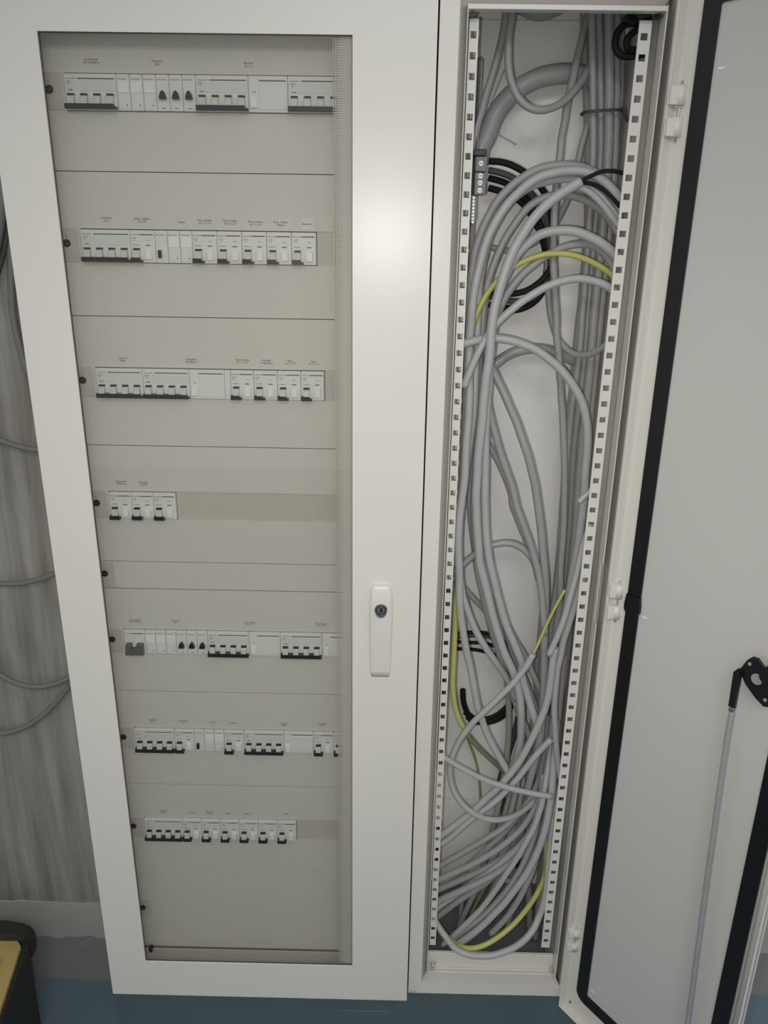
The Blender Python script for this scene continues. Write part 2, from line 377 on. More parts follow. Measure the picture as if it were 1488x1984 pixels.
for ri, (zc, devs) in enumerate(ROWS):
    tot = {}; seen = {}
    for k, _ in devs: tot[k] = tot.get(k, 0)+1
    for k, u in devs:
        fn, n, nm, desc = KIND[k]; seen[k] = seen.get(k, 0)+1
        if tot[k] == 1: lab = 'only %s in the %s' % (desc, ROWN[ri])
        else: lab = '%s %s from the left in the %s' % (ORD[seen[k]-1], desc, ROWN[ri])
        t = thing(nm, lab, CATS[k], (X0+u*MW, 0, zc), 'devices of the %s' % ROWN[ri]); fn(t)
        if k == 'v' and u == 8:                                     # half module filler beside the third row's leakage module
            put('side_filler', cached('filler', lambda: m_box(54.2, 62.8, -4, 25, -22.5, 22.5, .4)), 'device', t)

# ------------------------------------------------------------------ face plates
LAB = {0: [(34, -61.7, 'Int General', 'Gr Hotellerie'), (124, -63, 'Presence', 'Rdc'), (248, -64, 'Bornier', 'N.1 1.1')],
       1: [(33.6, -263.5, 'Fourneau', 'Four'), (85, -264, 'Prises Cuisine', 'N.1 3A'), (142.4, -266, 'Hotte', ''), (176, -265, 'Prise Cuisine', 'N. 11 a 13'), (212.5, -265, 'Prise Cuisine', 'N. 21 a 22'), (249, -266, 'Prise Cuisine', 'N. 11 a 14'), (285.5, -266, 'Prise Cuisine', 'Rideau'), (323.4, -266, 'Reserve', '')],
       2: [(38, -464, 'Lumiere', 'Etage'), (143, -464.5, 'Ventilation', 'Chaufferie 1'), (221, -464, 'Prise Cuisine', 'N. 21 a 27'), (257.4, -464.5, 'Prise Bar', 'Congelateur'), (294.4, -464.7, 'Bains', 'N. 2 a 17'), (330, -465, 'Salon', 'N. 2 a 10')],
       3: [(16, -662, 'Extracteur', 'ventilation'), (52, -663, 'Eclairage', 'escalier')],
       5: [(15.6, -911.3, 'Int General', 'Gr Hotellerie'), (85, -911, 'Presence', 'Rdc'), (212.7, -912, 'Prises Etage', 'N.1 11'), (335, -912, 'Prises Etage', 'N.1 12')],
       6: [(28.8, -1112, 'Chambre', 'N. 11'), (83.8, -1112.6, 'Prises Salle', 'N. 3'), (137, -1113.5, 'Hotte', ''), (173, -1113.8, 'Couloir', ''), (266, -1113.7, 'Reserve', 'Etage'), (335, -1113, 'Chambre', 'N. 12')],
       7: [(31.3, -1313, 'Chambre', 'N. 21'), (86, -1314, 'Couloir', ''), (119, -1314, 'Chambre', 'N. 22'), (155, -1314.5, 'Palier', ''), (191, -1314.7, 'Reserve', ''), (264.5, -1313, 'Bain', '')]}
PL = [(0, -200, -100, 21), (-200, -400, -300, 19), (-400, -600, -500, 19.5), (-600, -800, -700, 6), (-800, -850, None, 0), (-850, -1050, -950, 22), (-1050, -1250, -1150, 22), (-1250, -1450, -1350, 16), (-1450, -1650, None, 0)]
PLN = ['top cream face plate holding the first breaker row', 'cream face plate holding the second breaker row', 'cream face plate holding the third breaker row', 'cream face plate with three narrow breakers and a long beige blank',
       'narrow blank cream plate between the fourth and fifth breaker rows', 'cream face plate with the grey isolator switch at its left end', 'cream face plate holding the sixth breaker row', 'cream face plate holding the lowest breaker row', 'large blank cream plate at the bottom of the glazed door']
def tab_at(t, z, hh):
    bm = NB(); box(bm, -38, -10.3, -1.2, 1.5, z-hh, z+hh, .8); k = part('fixing_tab', bm, 'tab', t)
    bm = NB(); cyl(bm, (-27, -1.5, z+2.5), (0, -1, 0), 5.7, 2.0, 18, 5.0); s = part('quarter_turn_screw', bm, 'black', k)
    bm = NB(); box(bm, -31.5, -22.5, -3.75, -3.2, z+1.7, z+3.3); box(bm, -27.4, -26.6, -1.75, -1.5, z+10.5, z+14); part('screw_mark', bm, 'dark', k)
for i, (z1, z0, zc, end) in enumerate(PL):
    t = thing('face_plate', PLN[i], 'panel', (203, 3, z0), 'cream face plates behind the glazed door')
    a, b = z0+.55, z1-.55; bm = NB()
    if zc is None:
        box(bm, -60, 475, 0, 2, a, b, .3); part('plate', bm, 'plate', t)
        tab_at(t, (z0+z1)/2, 23)
    else:
        L_, R_ = X0-.6, X0+24*MW+.6; T, B = zc+23.8, zc-23.4
        ring(bm, rect(-60, 475, a, b), rect(L_, R_, B, T), 0, 2); part('plate', bm, 'plate', t)
        tab_at(t, zc+.5, 23.5)
        if end < 24:
            bm = NB(); box(bm, X0+end*MW+.4, R_+6, 2.1, 3.6, B-3, T+3, .3); part('blanking_strip', bm, 'tab', t)
        bm = NB(); box(bm, L_-3, R_+3, 24, 26, B-4, T+4); part('rail_cover', bm, 'dark', t)
    for (lx, lz, s1, s2) in LAB.get(i, []):
        if s1:
            wd_ = max(17, 1.9*max(len(s1), len(s2))+5)
            bm = NB(); box(bm, lx-wd_/2, lx+wd_/2, -.35, .2, lz-8, lz+8, .1); lb = part('circuit_label', bm, 'sticker', t)
            me = text_mesh(s1+('\n'+s2 if s2 else ''), 2.9, .1); base = wpos(lb)/MM+Vector((0, 0, FZ))
            link('lettering', me, 'labelink', lb, ((lx-base.x)*MM, (-.42-base.y)*MM, (lz-base.z)*MM))

# ------------------------------------------------------------------ cable duct cabinet (right)
duct = thing('cable_duct_cabinet', 'narrow cream duct cabinet standing open and full of grey cables', 'cabinet', (660, 80, -1741))
bm = NB()
box(bm, 504, 505.5, -17, 180, -1741, 64); box(bm, 536.5, 538, 4, 180, -1735, 62); box(bm, 800, 801.4, 5, 180, -1735, 62)
box(bm, 816, 817.4, -17, 180, -1741, 64); box(bm, 505.5, 816, -17, 180, 62.5, 64); box(bm, 505.5, 816, 179, 180.5, -1741, 62)
part('body', bm, 'paint', duct)
for nm_, za, zb in (('back_panel', 31, 62), ('back_panel', -1413.5, 29.5), ('back_panel', -1640, -1415)):
    bm = NB(); box(bm, 541.5, 799.5, 175.5, 177.5, za, zb, .4); part(nm_, bm, 'back', duct)
bm = NB(); box(bm, 541.5, 799.5, 174, 177.5, -1741, -1641, .4); box(bm, 541.5, 799.5, 20, 176, -1742, -1738); part('gland_plate', bm, 'gland', duct, 'darker grey plate at the foot of the duct')
# outer flange, gutter and sealing lip of the front opening
bm = NB()
ring(bm, rect(504, 817.4, -1741, 64), rect(530, 811, -1713, 34), -17.5, -15.8)
part('front_flange', bm, 'paint', duct)
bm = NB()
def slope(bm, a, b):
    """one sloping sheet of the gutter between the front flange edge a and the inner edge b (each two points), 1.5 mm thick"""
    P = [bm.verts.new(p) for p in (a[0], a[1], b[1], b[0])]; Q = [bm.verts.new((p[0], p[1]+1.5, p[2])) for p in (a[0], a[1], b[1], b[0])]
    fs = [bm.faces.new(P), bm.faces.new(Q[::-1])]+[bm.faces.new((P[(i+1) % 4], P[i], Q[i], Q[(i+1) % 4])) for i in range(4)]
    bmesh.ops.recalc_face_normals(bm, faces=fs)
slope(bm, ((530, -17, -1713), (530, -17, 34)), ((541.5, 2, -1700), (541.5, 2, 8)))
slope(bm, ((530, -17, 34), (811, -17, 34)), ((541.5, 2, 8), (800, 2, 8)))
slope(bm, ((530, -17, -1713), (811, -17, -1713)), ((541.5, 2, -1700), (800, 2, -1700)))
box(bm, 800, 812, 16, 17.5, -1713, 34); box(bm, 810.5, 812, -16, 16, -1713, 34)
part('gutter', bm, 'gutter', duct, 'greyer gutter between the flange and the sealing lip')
bm = NB(); box(bm, 540.2, 541.4, -17, 5, -1700, 8, .3); box(bm, 541, 800, -17, -1, 1, 7, .5)
box(bm, 799, 800.6, -17, 10, -782, 8, .3); box(bm, 799, 800.6, -17, 10, -1700, -892, .3); box(bm, 799, 800.6, -5, 10, -892, -782, .3)
part('sealing_lip', bm, 'paint', duct)
bm = NB(); box(bm, 541, 800, 9, 11, 3.5, 30, .5); part('top_crosspiece', bm, 'paint', duct)
bm = NB(); box(bm, 542, 799, 10, 12, -1700, -1662.5, .5); box(bm, 542, 799, 12, 16, -1664, -1662.5); box(bm, 541, 800, -2.5, 12, -1702, -1700.5); part('sill', bm, 'paint', duct)
def rail(x0, x1, hx, hw, flange_x):
    bm = NB(); hh = 8.6; zs = [-26.6+3.4-25*i for i in range(65)]; zs = [-23.2-25*i for i in range(65)]
    top, bot = -4, -1641.5
    box(bm, x0, hx-hw/2, 10, 12, bot, top); box(bm, hx+hw/2, x1, 10, 12, bot, top)
    ed = [top]+[v for z in zs for v in (z+hh/2, z-hh/2)]+[bot]
    for k in range(0, len(ed), 2):
        box(bm, hx-hw/2, hx+hw/2, 10, 12, ed[k+1], ed[k])
    box(bm, flange_x, flange_x+1.5, 12, 19, bot, top)
    bmesh.ops.remove_doubles(bm, verts=bm.verts[:], dist=.01)
    return bm
part('perforated_rail', rail(545.2, 557.8, 550.8, 8.6, 546), 'paint', duct, 'perforated mounting rail on the left of the duct opening')
part('perforated_rail', rail(772, 789, 780.2, 9.2, 787.5), 'paint', duct, 'perforated mounting rail on the right of the duct opening')
def bolt(x, y, z, axis, r=3.4, h=6, m='blacksteel', head=True):
    bm = NB(); a = Vector(axis); tube(bm, [Vector((x, y, z)), Vector((x, y, z))+a*h], r, 6)
    tube(bm, [Vector((x, y, z))-a*.2, Vector((x, y, z))+a*1.2], r*1.7, 14); tube(bm, [Vector((x, y, z))+a*h, Vector((x, y, z))+a*(h+5)], r*.55, 8)
    part('corner_bolt', bm, m, duct)
bolt(548, 4, 1.5, (0, -1, -.25)); bolt(793, 2, 0, (0, -1, -.25)); bolt(553.5, 6, -1686, (0, -.75, -.65), 4.2, 8, 'steel'); bolt(796, 4, -1688, (0, -.75, -.65), 3.2, 7, 'steel')
bm = NB(); box(bm, 545, 553, 6, 22, -3.5, 4, .8); part('rail_bracket', bm, 'blacksteel', duct)
bm = NB(); prism(bm, [(771, -3), (786, 2), (789, 9), (776, 12), (768, 6)], 4, 16); part('rail_bracket', bm, 'blacksteel', duct)
bm = NB(); box(bm, 513, 524, -18.2, -17.2, -1726, -1722, .3); box(bm, 507, 520, -18, -17.2, -1741, -1733, .4); part('corner_cap', bm, 'tab', duct)
bm = NB(); box(bm, 559, 566, 120, 128, -1690, -1440, .5); part('back_upright', bm, 'blacksteel', duct, 'dark upright bar behind the left rail low down')
# hinge knuckles
for hi, (zt, zb) in enumerate(((-88, -150), (-806, -868), (-1538, -1588))):
    bm = NB(); mid = (zt+zb)/2
    for za, zz in ((zt, mid+7), (mid-7, zb)):
        tube(bm, [(823, -40, za), (823, -40, zz)], 7.2, 16); box(bm, 808, 822, -45, -30, zz+.6, za-.6, .8)
    h = part('hinge', bm, 'paint', duct)
    bm = NB(); tube(bm, [(823, -41, zt+5), (823, -41, zb-6)], 1.9, 10); box(bm, 818, 829, -43.5, -41.5, mid+4, mid+6, .3); part('hinge_pin', bm, 'steel', h)
# open door: its own axes s (from the hinge), z, and q (towards the room side of the inner face)
TH = radians(53); DU = Vector((cos(TH), -sin(TH), 0)); DN = Vector((-sin(TH), -cos(TH), 0)); DH = Vector((818, -30, 0))
def to_door(bm):
    # meshes are drawn with x = s, y = -q, z, then swung open about the hinge
    for v in bm.verts:
        s, q, z = v.co.x, -v.co.y, v.co.z; v.co = DH+DU*s+DN*q+Vector((0, 0, z))
    return bm
bm = NB(); box(bm, 0, 338, 0, 1.8, -1741, 62)
def sk(a0, a1, c0, c1): box(bm, a0, a1, -15, 0, c0, c1, .6)
sk(336.2, 338, -1741, 62); sk(0, 1.8, -1741, 62); sk(1.8, 336.2, -1741, -1739.2); sk(1.8, 336.2, 60.2, 62)
box(bm, 12.5, 14.5, -1.2, 0, -1735, 56, .5)
ddoor = part('door', to_door(bm), 'paint', duct, 'narrow inner door face with black gasket, swung open to the right')
bm = NB(); tube(bm, [(331.5, -7, -1740), (331.5, -7, 61)], 7, 14); part('rolled_edge', to_door(bm), 'paint', ddoor)
bm = NB(); box(bm, 52, 294, -.7, -.1, -1670, 0); part('inner_panel', to_door(bm), 'innerpanel', ddoor, 'greyer sheet inside the gasket')
bm = NB(); n_ = 8
outl = rrect(29.3, 318, -1693, 27, 22, n_); inl = rrect(53.5, 292, -1669, -1.5, 3, n_)
ring(bm, outl, inl, -3.6, 0)
to_door(bm); part('gasket', bm, 'gasket', ddoor)
bm = NB(); prism(bm, [(29, -815), (26.8, -832), (27, -841), (29.3, -846), (53.6, -846), (56, -841), (56.2, -832), (54, -815)], -6, -.2); part('gasket_joint', to_door(bm), 'gasket', ddoor)
bm = NB(); tube(bm, spline([(239.6, -22, -905), (241, -22, -990), (251, -22, -1230), (262, -22, -1470), (270, -22, -1660)], 6), 4.6, 14)
rod = part('lock_rod', to_door(bm), 'steel', ddoor, 'long round steel rod running down the open door')
bm = NB(); prism(bm, [(233.5, -850), (238.5, -843), (244, -846), (244.5, -905), (235, -905)], -27, -22); cyl(bm, (240, -27, -849), (0, -1, 0), 3.2, 3, 12)
part('rod_end', to_door(bm), 'blacksteel', rod)
bm = NB()
box(bm, 236, 244, -28, -20.5, -913, -905, 1.5); part('rod_shoulder', to_door(bm), 'chrome', rod)
bm = NB(); prism(bm, [(238, -847), (246, -828), (252, -820), (260, -819), (276, -833), (290, -850), (296, -866), (292, -880), (280, -884), (268, -878), (250, -864)][::-1], -20.5, -16)
lockp = part('lock_plate', to_door(bm), 'blacksteel', ddoor, 'black rounded linkage plate of the door lock')
bm = NB()
cyl(bm, (251, -20.4, -831), (0, -1, 0), 2.6, 1, 12); part('rivet', to_door(bm), 'steel', lockp)
bm = NB(); cyl(bm, (281, -20.4, -873), (0, -1, 0), 2.6, 1, 12); part('rivet', to_door(bm), 'steel', lockp)
bm = NB(); cyl(bm, (265, -20.4, -848), (0, -1, 0), 8, 2.2, 20); part('square_spindle', to_door(bm), 'steel', lockp)
bm = NB(); cyl(bm, (284, 0, -832), (0, -1, 0), 13, 32, 24); part('lock_boss', to_door(bm), 'black', ddoor)
bm = NB(); cyl(bm, (15.8, -.2, -1724.5), (0, -1, 0), 3, .5, 14); part('drain_hole', to_door(bm), 'dark', ddoor)
bm = NB(); pass
for z_ in (-76, -846, -1650):
    bm = NB(); box(bm, 60, 69, -1.0, -.5, z_, z_+3); part('scuff', to_door(bm), 'button', ddoor, 'pale scuff mark beside the gasket')

# ------------------------------------------------------------------ things inside the duct
def cable(lab, colr, r, wall, pts):
    n = max(2, len(pts)); P = spline(pts, 4); bm = NB(); at = Vector(pts[len(pts)//2]); tube(bm, P, r, 10)
    o = link('cable', mesh_of(bm, 'cable', at), {'grey': 'grey', 'black': 'blackwire'}.get(colr, colr)); o.location = W(at)
    tag(o, lab, 'cable', 'loose cables hanging on the wall' if wall else 'cables in the open duct cabinet')
CABLES = [
('grey cable, leftmost in front of the tied vertical bundle on the right', 'grey', 5.6, 0, [(728,116,38),(730,116,22),(732,116,5),(734,116,-12),(736,116,-29),(738,116,-46),(740,116,-63),(742,117,-80),(744,117,-98),(746,117,-116),(748,117,-134),(750,118,-152),(751,118,-171),(752,118,-189),(753,118,-208),(754,119,-227),(754,119,-246),(755,119,-265),(756,119,-285),(756,119,-305),(757,119,-325),(757,119,-345),(758,120,-365),(758,120,-386),(758,120,-407),(759,120,-428),(759,120,-449),(759,120,-471),(758,120,-493),(757,120,-515),(756,120,-537),(755,120,-559),(755,120,-582),(755,120,-605),(755,120,-628),(756,120,-652),(757,120,-676),(759,120,-700),(760,120,-725),(761,120,-749),(761,120,-774),(761,120,-800),(760,120,-825),(759,120,-851),(759,120,-877),(758,120,-904),(756,120,-930),(756,120,-957),(755,120,-985),(754,120,-1013),(754,120,-1041),(754,120,-1070),(753,120,-1098),(753,120,-1128),(753,120,-1158)]),
('grey cable, second from the left in the tied vertical bundle', 'grey', 6.2, 0, [(741,129,41),(743,129,25),(745,129,8),(748,129,-9),(750,129,-27),(752,129,-44),(754,129,-62),(757,130,-79),(759,130,-97),(761,131,-115),(763,131,-134),(765,132,-152),(766,132,-171),(767,133,-190),(767,133,-209),(768,133,-228),(768,134,-247),(768,134,-267),(769,134,-287),(769,134,-307),(769,134,-328),(769,134,-348),(770,134,-369),(770,134,-390),(771,134,-411),(771,134,-433),(772,134,-454),(772,134,-476),(772,134,-499),(772,135,-521),(771,135,-544),(771,136,-567),(770,136,-590),(770,136,-614),(770,137,-638),(771,137,-662),(772,138,-686),(774,138,-711),(775,139,-736),(776,139,-762),(777,139,-788),(777,140,-814),(778,141,-840),(778,141,-867),(778,142,-894),(778,143,-922),(778,143,-950),(778,144,-979),(779,145,-1007),(779,146,-1037),(780,147,-1067),(781,148,-1097),(782,149,-1128),(782,150,-1159),(781,150,-1190),(780,148,-1219),(779,146,-1250)]),
('thick grey cable in the middle of the tied vertical bundle', 'grey', 7.3, 0, [(753,118,39),(755,118,22),(757,118,6),(759,118,-11),(761,118,-28),(763,118,-45),(765,118,-62),(767,118,-80),(768,118,-98),(770,118,-115),(772,118,-133),(773,118,-152),(774,118,-170),(775,118,-189),(775,118,-207),(776,118,-226),(776,118,-245),(777,118,-265),(777,118,-284),(777,118,-304),(777,118,-324),(777,118,-344),(777,118,-364),(777,118,-385),(777,118,-406),(778,118,-427),(778,118,-448),(779,118,-469),(779,118,-491),(779,118,-513),(779,118,-535),(779,118,-558),(779,118,-580),(778,118,-603),(778,118,-626),(779,118,-650),(779,118,-674),(780,118,-698),(780,118,-722),(781,117,-747),(782,117,-772),(782,117,-797),(782,117,-822),(782,117,-848),(782,117,-874),(782,117,-900),(782,116,-927),(783,116,-954),(783,116,-981),(783,115,-1009),(784,115,-1037),(784,115,-1065),(784,114,-1094),(784,114,-1123),(784,113,-1152),(783,110,-1180),(782,107,-1209)]),
('grey cable beside the thick one in the tied vertical bundle', 'grey', 6.1, 0, [(768,128,41),(769,128,25),(771,128,8),(773,128,-9),(774,128,-26),(776,128,-44),(778,128,-61),(780,128,-79),(781,128,-96),(783,128,-114),(784,128,-133),(786,128,-151),(787,128,-169),(788,128,-188),(789,128,-207),(790,128,-226),(790,128,-245),(790,128,-265),(790,128,-285),(790,128,-304),(790,128,-324),(790,128,-345),(790,128,-365),(790,128,-386),(790,128,-407),(790,127,-428),(790,127,-449),(790,127,-471),(790,127,-493),(790,127,-515),(790,127,-537),(790,127,-560),(790,127,-583),(790,126,-606),(790,126,-629),(790,126,-653),(790,126,-677),(790,125,-701),(790,125,-725),(790,125,-750),(790,125,-775),(790,125,-801),(790,124,-826),(790,124,-852),(790,124,-878),(790,124,-905),(790,123,-932),(790,123,-959),(790,123,-986),(790,123,-1014),(790,123,-1043),(790,123,-1071),(790,123,-1100)]),
('shadowed grey cable at the back left of the tied vertical bundle', 'grey', 6.2, 0, [(726,168,50),(729,168,33),(731,168,15),(733,169,-2),(736,169,-20),(739,169,-38),(741,169,-56),(744,168,-75),(746,167,-93),(748,166,-112),(750,165,-131),(752,164,-150),(754,163,-169),(756,162,-189),(758,161,-208),(759,161,-228),(761,160,-248),(762,160,-268),(762,159,-289),(763,159,-309),(763,159,-330),(763,159,-351),(763,159,-372),(763,159,-393),(762,159,-415),(762,159,-437),(762,159,-459),(762,159,-481),(762,159,-504),(762,158,-527),(761,158,-550),(761,157,-573),(761,157,-597),(761,156,-621),(761,156,-645),(761,155,-669),(762,155,-694),(763,155,-719),(763,154,-744),(764,154,-770),(764,154,-795),(765,153,-822),(765,153,-848),(765,153,-875),(765,153,-902),(765,153,-930),(764,153,-957),(764,153,-986),(763,153,-1014),(762,152,-1043),(761,152,-1072),(760,152,-1102),(759,152,-1132)]),
('thin grey cable at the right end of the tied vertical bundle', 'grey', 4.5, 0, [(781,150,32),(783,150,14),(785,150,-3),(787,150,-21),(789,150,-38),(791,150,-57),(792,150,-75),(792,150,-93),(792,150,-112),(792,150,-130),(792,150,-149),(792,150,-168),(792,150,-188),(792,150,-207),(792,150,-227),(792,150,-247),(792,150,-267),(792,150,-288),(792,150,-308),(792,150,-329),(792,150,-350),(792,150,-371),(792,150,-393),(792,150,-414),(792,150,-436),(792,150,-459),(792,150,-481),(792,150,-504),(792,150,-527),(792,150,-550)]),
('thin grey cable slanting down from the top to the left rail of the duct', 'grey', 5.8, 0, [(603,100,30),(603,100,13),(601,100,-3),(598,100,-19),(594,100,-36),(590,100,-52),(585,100,-69),(580,100,-86),(576,100,-103),(571,100,-120),(568,100,-136),(566,100,-147),(565,100,-156),(564,100,-171),(564,100,-189)]),
('grey cable hanging in a U shaped loop at the top of the duct', 'grey', 5.6, 0, [(609,69,23),(608,69,7),(606,69,-10),(606,69,-27),(607,69,-44),(610,69,-61),(616,68,-77),(626,68,-92),(641,68,-103),(659,69,-106),(678,76,-101),(695,84,-91),(709,94,-77),(723,111,-60),(734,129,-41),(745,147,-21)]),
('very thick grey cable bending in an arch at the top left of the duct', 'grey', 14.9, 0, [(766,151,-55),(746,149,-51),(726,146,-48),(705,142,-47),(685,139,-49),(666,137,-53),(649,135,-60),(633,135,-69),(619,135,-81),(607,135,-95),(598,135,-110),(592,135,-127),(587,135,-141),(582,135,-148),(580,135,-158),(579,135,-175)]),
('grey cable branching left from the bundle and hanging straight down mid duct', 'grey', 5.9, 0, [(733,147,44),(729,141,26),(724,136,9),(720,130,-9),(716,125,-27),(712,119,-44),(709,114,-62),(705,109,-80),(702,104,-98),(700,99,-116),(697,94,-133),(695,89,-146),(695,88,-159),(694,87,-175),(693,87,-193),(693,86,-211),(693,85,-230),(693,84,-249),(694,83,-268),(695,83,-287),(696,82,-306),(698,82,-326),(701,83,-345),(704,84,-365),(707,85,-385),(710,86,-406),(712,87,-426),(716,87,-447),(720,88,-468),(723,89,-490),(727,90,-511),(730,90,-533),(734,91,-555),(737,91,-578),(740,92,-601),(743,92,-624),(746,93,-647),(748,93,-670),(750,93,-694),(752,94,-718),(754,94,-743),(755,94,-767),(756,94,-792),(756,94,-818),(757,94,-843),(759,94,-869),(761,95,-895),(762,95,-921),(760,95,-948),(759,95,-975),(757,95,-1002)]),
('grey cable curving behind the arcs from the bundle to the left', 'grey', 5.3, 0, [(747,140,-97),(743,140,-115),(740,140,-131),(737,140,-143),(737,140,-143),(736,140,-149),(734,140,-165),(731,140,-183),(728,140,-201),(724,140,-219),(717,140,-237),(709,140,-254),(698,140,-270),(684,140,-283),(667,140,-294),(648,140,-301),(628,140,-302),(608,140,-298),(588,140,-290)]),
('thick dark grey cable hanging in a low bow across the top of the duct', 'grey', 12.4, 0, [(611,148,47),(623,148,47),(636,148,41),(652,148,35),(669,148,36),(684,148,42),(696,148,47),(705,148,47)]),
('outermost grey cable of the tall arch over the black wires', 'grey', 6.6, 0, [(769,69,-206),(754,69,-194),(736,69,-185),(717,69,-180),(698,68,-179),(678,68,-181),(660,68,-185),(643,68,-194),(628,68,-204),(614,68,-217),(602,68,-231),(593,68,-247),(585,68,-264),(579,69,-282),(574,69,-301),(572,70,-320),(570,70,-340),(569,71,-360),(569,71,-380),(569,71,-400),(569,71,-421),(569,70,-442),(569,69,-463),(570,69,-484),(571,68,-505),(571,67,-527),(572,67,-548),(572,66,-570),(572,65,-593),(572,65,-615),(572,64,-638),(572,64,-661),(572,63,-684),(570,63,-708),(569,62,-732),(569,61,-756),(569,61,-780),(570,60,-805),(571,59,-829),(571,59,-855)]),
('second grey cable of the tall arch, just under the outermost one', 'palegrey', 6.9, 0, [(783,48,-227),(769,48,-213),(754,48,-201),(737,48,-192),(718,48,-188),(699,48,-188),(680,47,-191),(662,47,-196),(646,47,-205),(632,47,-217),(619,47,-230),(608,47,-245),(599,47,-260),(591,47,-277),(585,47,-295),(581,47,-313),(577,47,-332),(574,47,-351),(572,48,-370),(571,48,-390),(571,50,-409),(570,52,-430),(571,53,-451),(571,51,-472),(572,49,-493),(574,48,-514),(574,46,-536),(574,45,-557),(573,43,-579),(572,42,-601),(572,40,-623),(572,39,-645),(571,38,-668),(569,37,-691),(567,37,-714),(566,36,-737),(566,35,-761),(567,35,-785),(569,34,-809),(571,34,-834),(572,34,-859),(574,34,-884),(577,35,-910),(582,36,-937),(587,37,-963),(593,38,-989),(599,39,-1012),(604,40,-1036),(610,41,-1064),(616,43,-1092),(625,44,-1120),(634,44,-1147),(646,45,-1174),(660,46,-1201),(674,47,-1227),(689,47,-1253)]),
('grey cable arching under the tall arch from the right rail', 'palegrey', 6.4, 0, [(789,63,-245),(777,63,-229),(764,63,-215),(748,63,-204),(730,64,-199),(711,64,-197),(692,64,-198),(673,65,-202),(655,65,-207),(639,66,-216),(625,66,-228),(614,67,-242),(605,67,-258),(597,68,-274),(591,68,-292),(587,68,-310),(584,68,-329),(582,68,-348),(582,68,-367),(582,68,-387),(583,68,-407),(583,67,-427),(583,65,-448),(583,63,-468),(583,61,-489),(583,59,-510),(583,57,-531),(583,56,-552),(581,55,-574),(579,54,-596),(577,53,-617),(575,52,-640),(574,52,-662),(571,51,-684),(569,50,-707),(567,49,-730),(567,49,-754),(568,48,-778),(569,47,-802),(571,47,-826),(575,46,-850),(580,46,-875),(588,46,-899),(597,46,-922),(608,45,-946),(621,47,-969),(636,52,-994),(649,57,-1014),(658,63,-1029),(669,68,-1048),(682,73,-1074),(694,79,-1103)]),
('grey cable with a stripped end where two black wires come out', 'palegrey', 7.4, 0, [(717,27,-203),(701,27,-212),(686,27,-222),(672,27,-233),(659,27,-246),(648,27,-260),(638,27,-276),(629,27,-292),(622,27,-309),(616,27,-327),(611,27,-346),(607,27,-364),(603,27,-383),(601,27,-403),(600,27,-423),(600,27,-444),(599,28,-464),(597,29,-485),(596,30,-506),(595,31,-528),(595,32,-550),(594,33,-572),(593,34,-594),(592,35,-617),(592,36,-640),(592,37,-663),(592,38,-686),(594,39,-710),(596,39,-734),(599,40,-759),(602,40,-783),(605,41,-808),(612,41,-833),(619,42,-857),(626,42,-882),(633,43,-908),(641,43,-933),(650,43,-959),(659,44,-984),(669,44,-1005),(677,45,-1022),(685,46,-1046),(693,47,-1074),(698,49,-1104),(702,56,-1137),(705,63,-1172),(705,69,-1206),(700,76,-1240),(692,82,-1273),(682,89,-1307)]),
('black wire leaving the stripped cable end upward to the right rail', 'black', 3.0, 0, [(717,38,-203),(732,38,-195),(747,38,-189),(764,38,-188),(781,38,-191)]),
('black wire leaving the stripped cable end downward behind the right rail', 'black', 3.0, 0, [(718,45,-203),(736,44,-205),(753,44,-212),(767,43,-223),(781,43,-236)]),
('pale grey cable sloping right below the two black wires', 'palegrey', 4.9, 0, [(711,45,-210),(727,45,-213),(742,45,-222),(757,45,-235),(770,45,-249),(783,45,-263)]),
('grey cable sloping right just behind the pale one under the black wires', 'palegrey', 4.6, 0, [(716,53,-200),(737,53,-209),(755,53,-222),(771,53,-238),(786,53,-256)]),
('long grey arc from the right rail passing above the black loop', 'grey', 6.1, 0, [(790,74,-273),(778,74,-257),(764,74,-243),(747,74,-232),(729,74,-224),(709,74,-220),(690,74,-220),(671,74,-225),(655,74,-234),(642,74,-247),(631,74,-263),(621,74,-279),(613,74,-296),(606,74,-314),(600,74,-333),(596,75,-352),(594,75,-372),(592,75,-392),(592,75,-413),(591,75,-434),(590,75,-455),(590,76,-476),(590,76,-497),(590,76,-519),(591,76,-541),(592,77,-563),(593,77,-586),(594,77,-609),(593,78,-632),(594,78,-656),(594,79,-679),(593,79,-703),(594,80,-727),(596,81,-752),(599,81,-777),(602,82,-802),(604,83,-828),(609,83,-853),(616,83,-879),(623,84,-904),(630,84,-931),(638,85,-957),(647,86,-983),(656,86,-1009),(665,87,-1032),(669,88,-1049),(676,88,-1070),(686,89,-1096),(698,90,-1124),(709,89,-1151),(721,89,-1178),(732,89,-1206)]),
('smooth grey arc cable sitting above the yellow one', 'palegrey', 7.3, 0, [(788,43,-309),(772,43,-296),(755,43,-285),(737,44,-277),(718,44,-271),(699,44,-270),(680,44,-272),(663,45,-278),(648,45,-290),(636,46,-303),(626,46,-319),(619,47,-337),(613,49,-355),(610,52,-374),(608,54,-394),(607,57,-414),(606,58,-435),(605,57,-455),(604,55,-476),(604,54,-497),(603,53,-518),(603,52,-539),(603,51,-560),(603,51,-582),(604,50,-604),(605,49,-627),(606,49,-649),(607,48,-672),(608,48,-695),(610,48,-718),(612,48,-742),(615,47,-766),(619,47,-790),(624,47,-814),(631,47,-838),(638,48,-863),(645,48,-887),(653,48,-912),(662,49,-937),(673,49,-961),(684,49,-986),(693,50,-1007),(694,51,-1016),(693,51,-1027),(699,52,-1049),(708,52,-1075),(717,51,-1101),(727,51,-1128),(736,51,-1155)]),
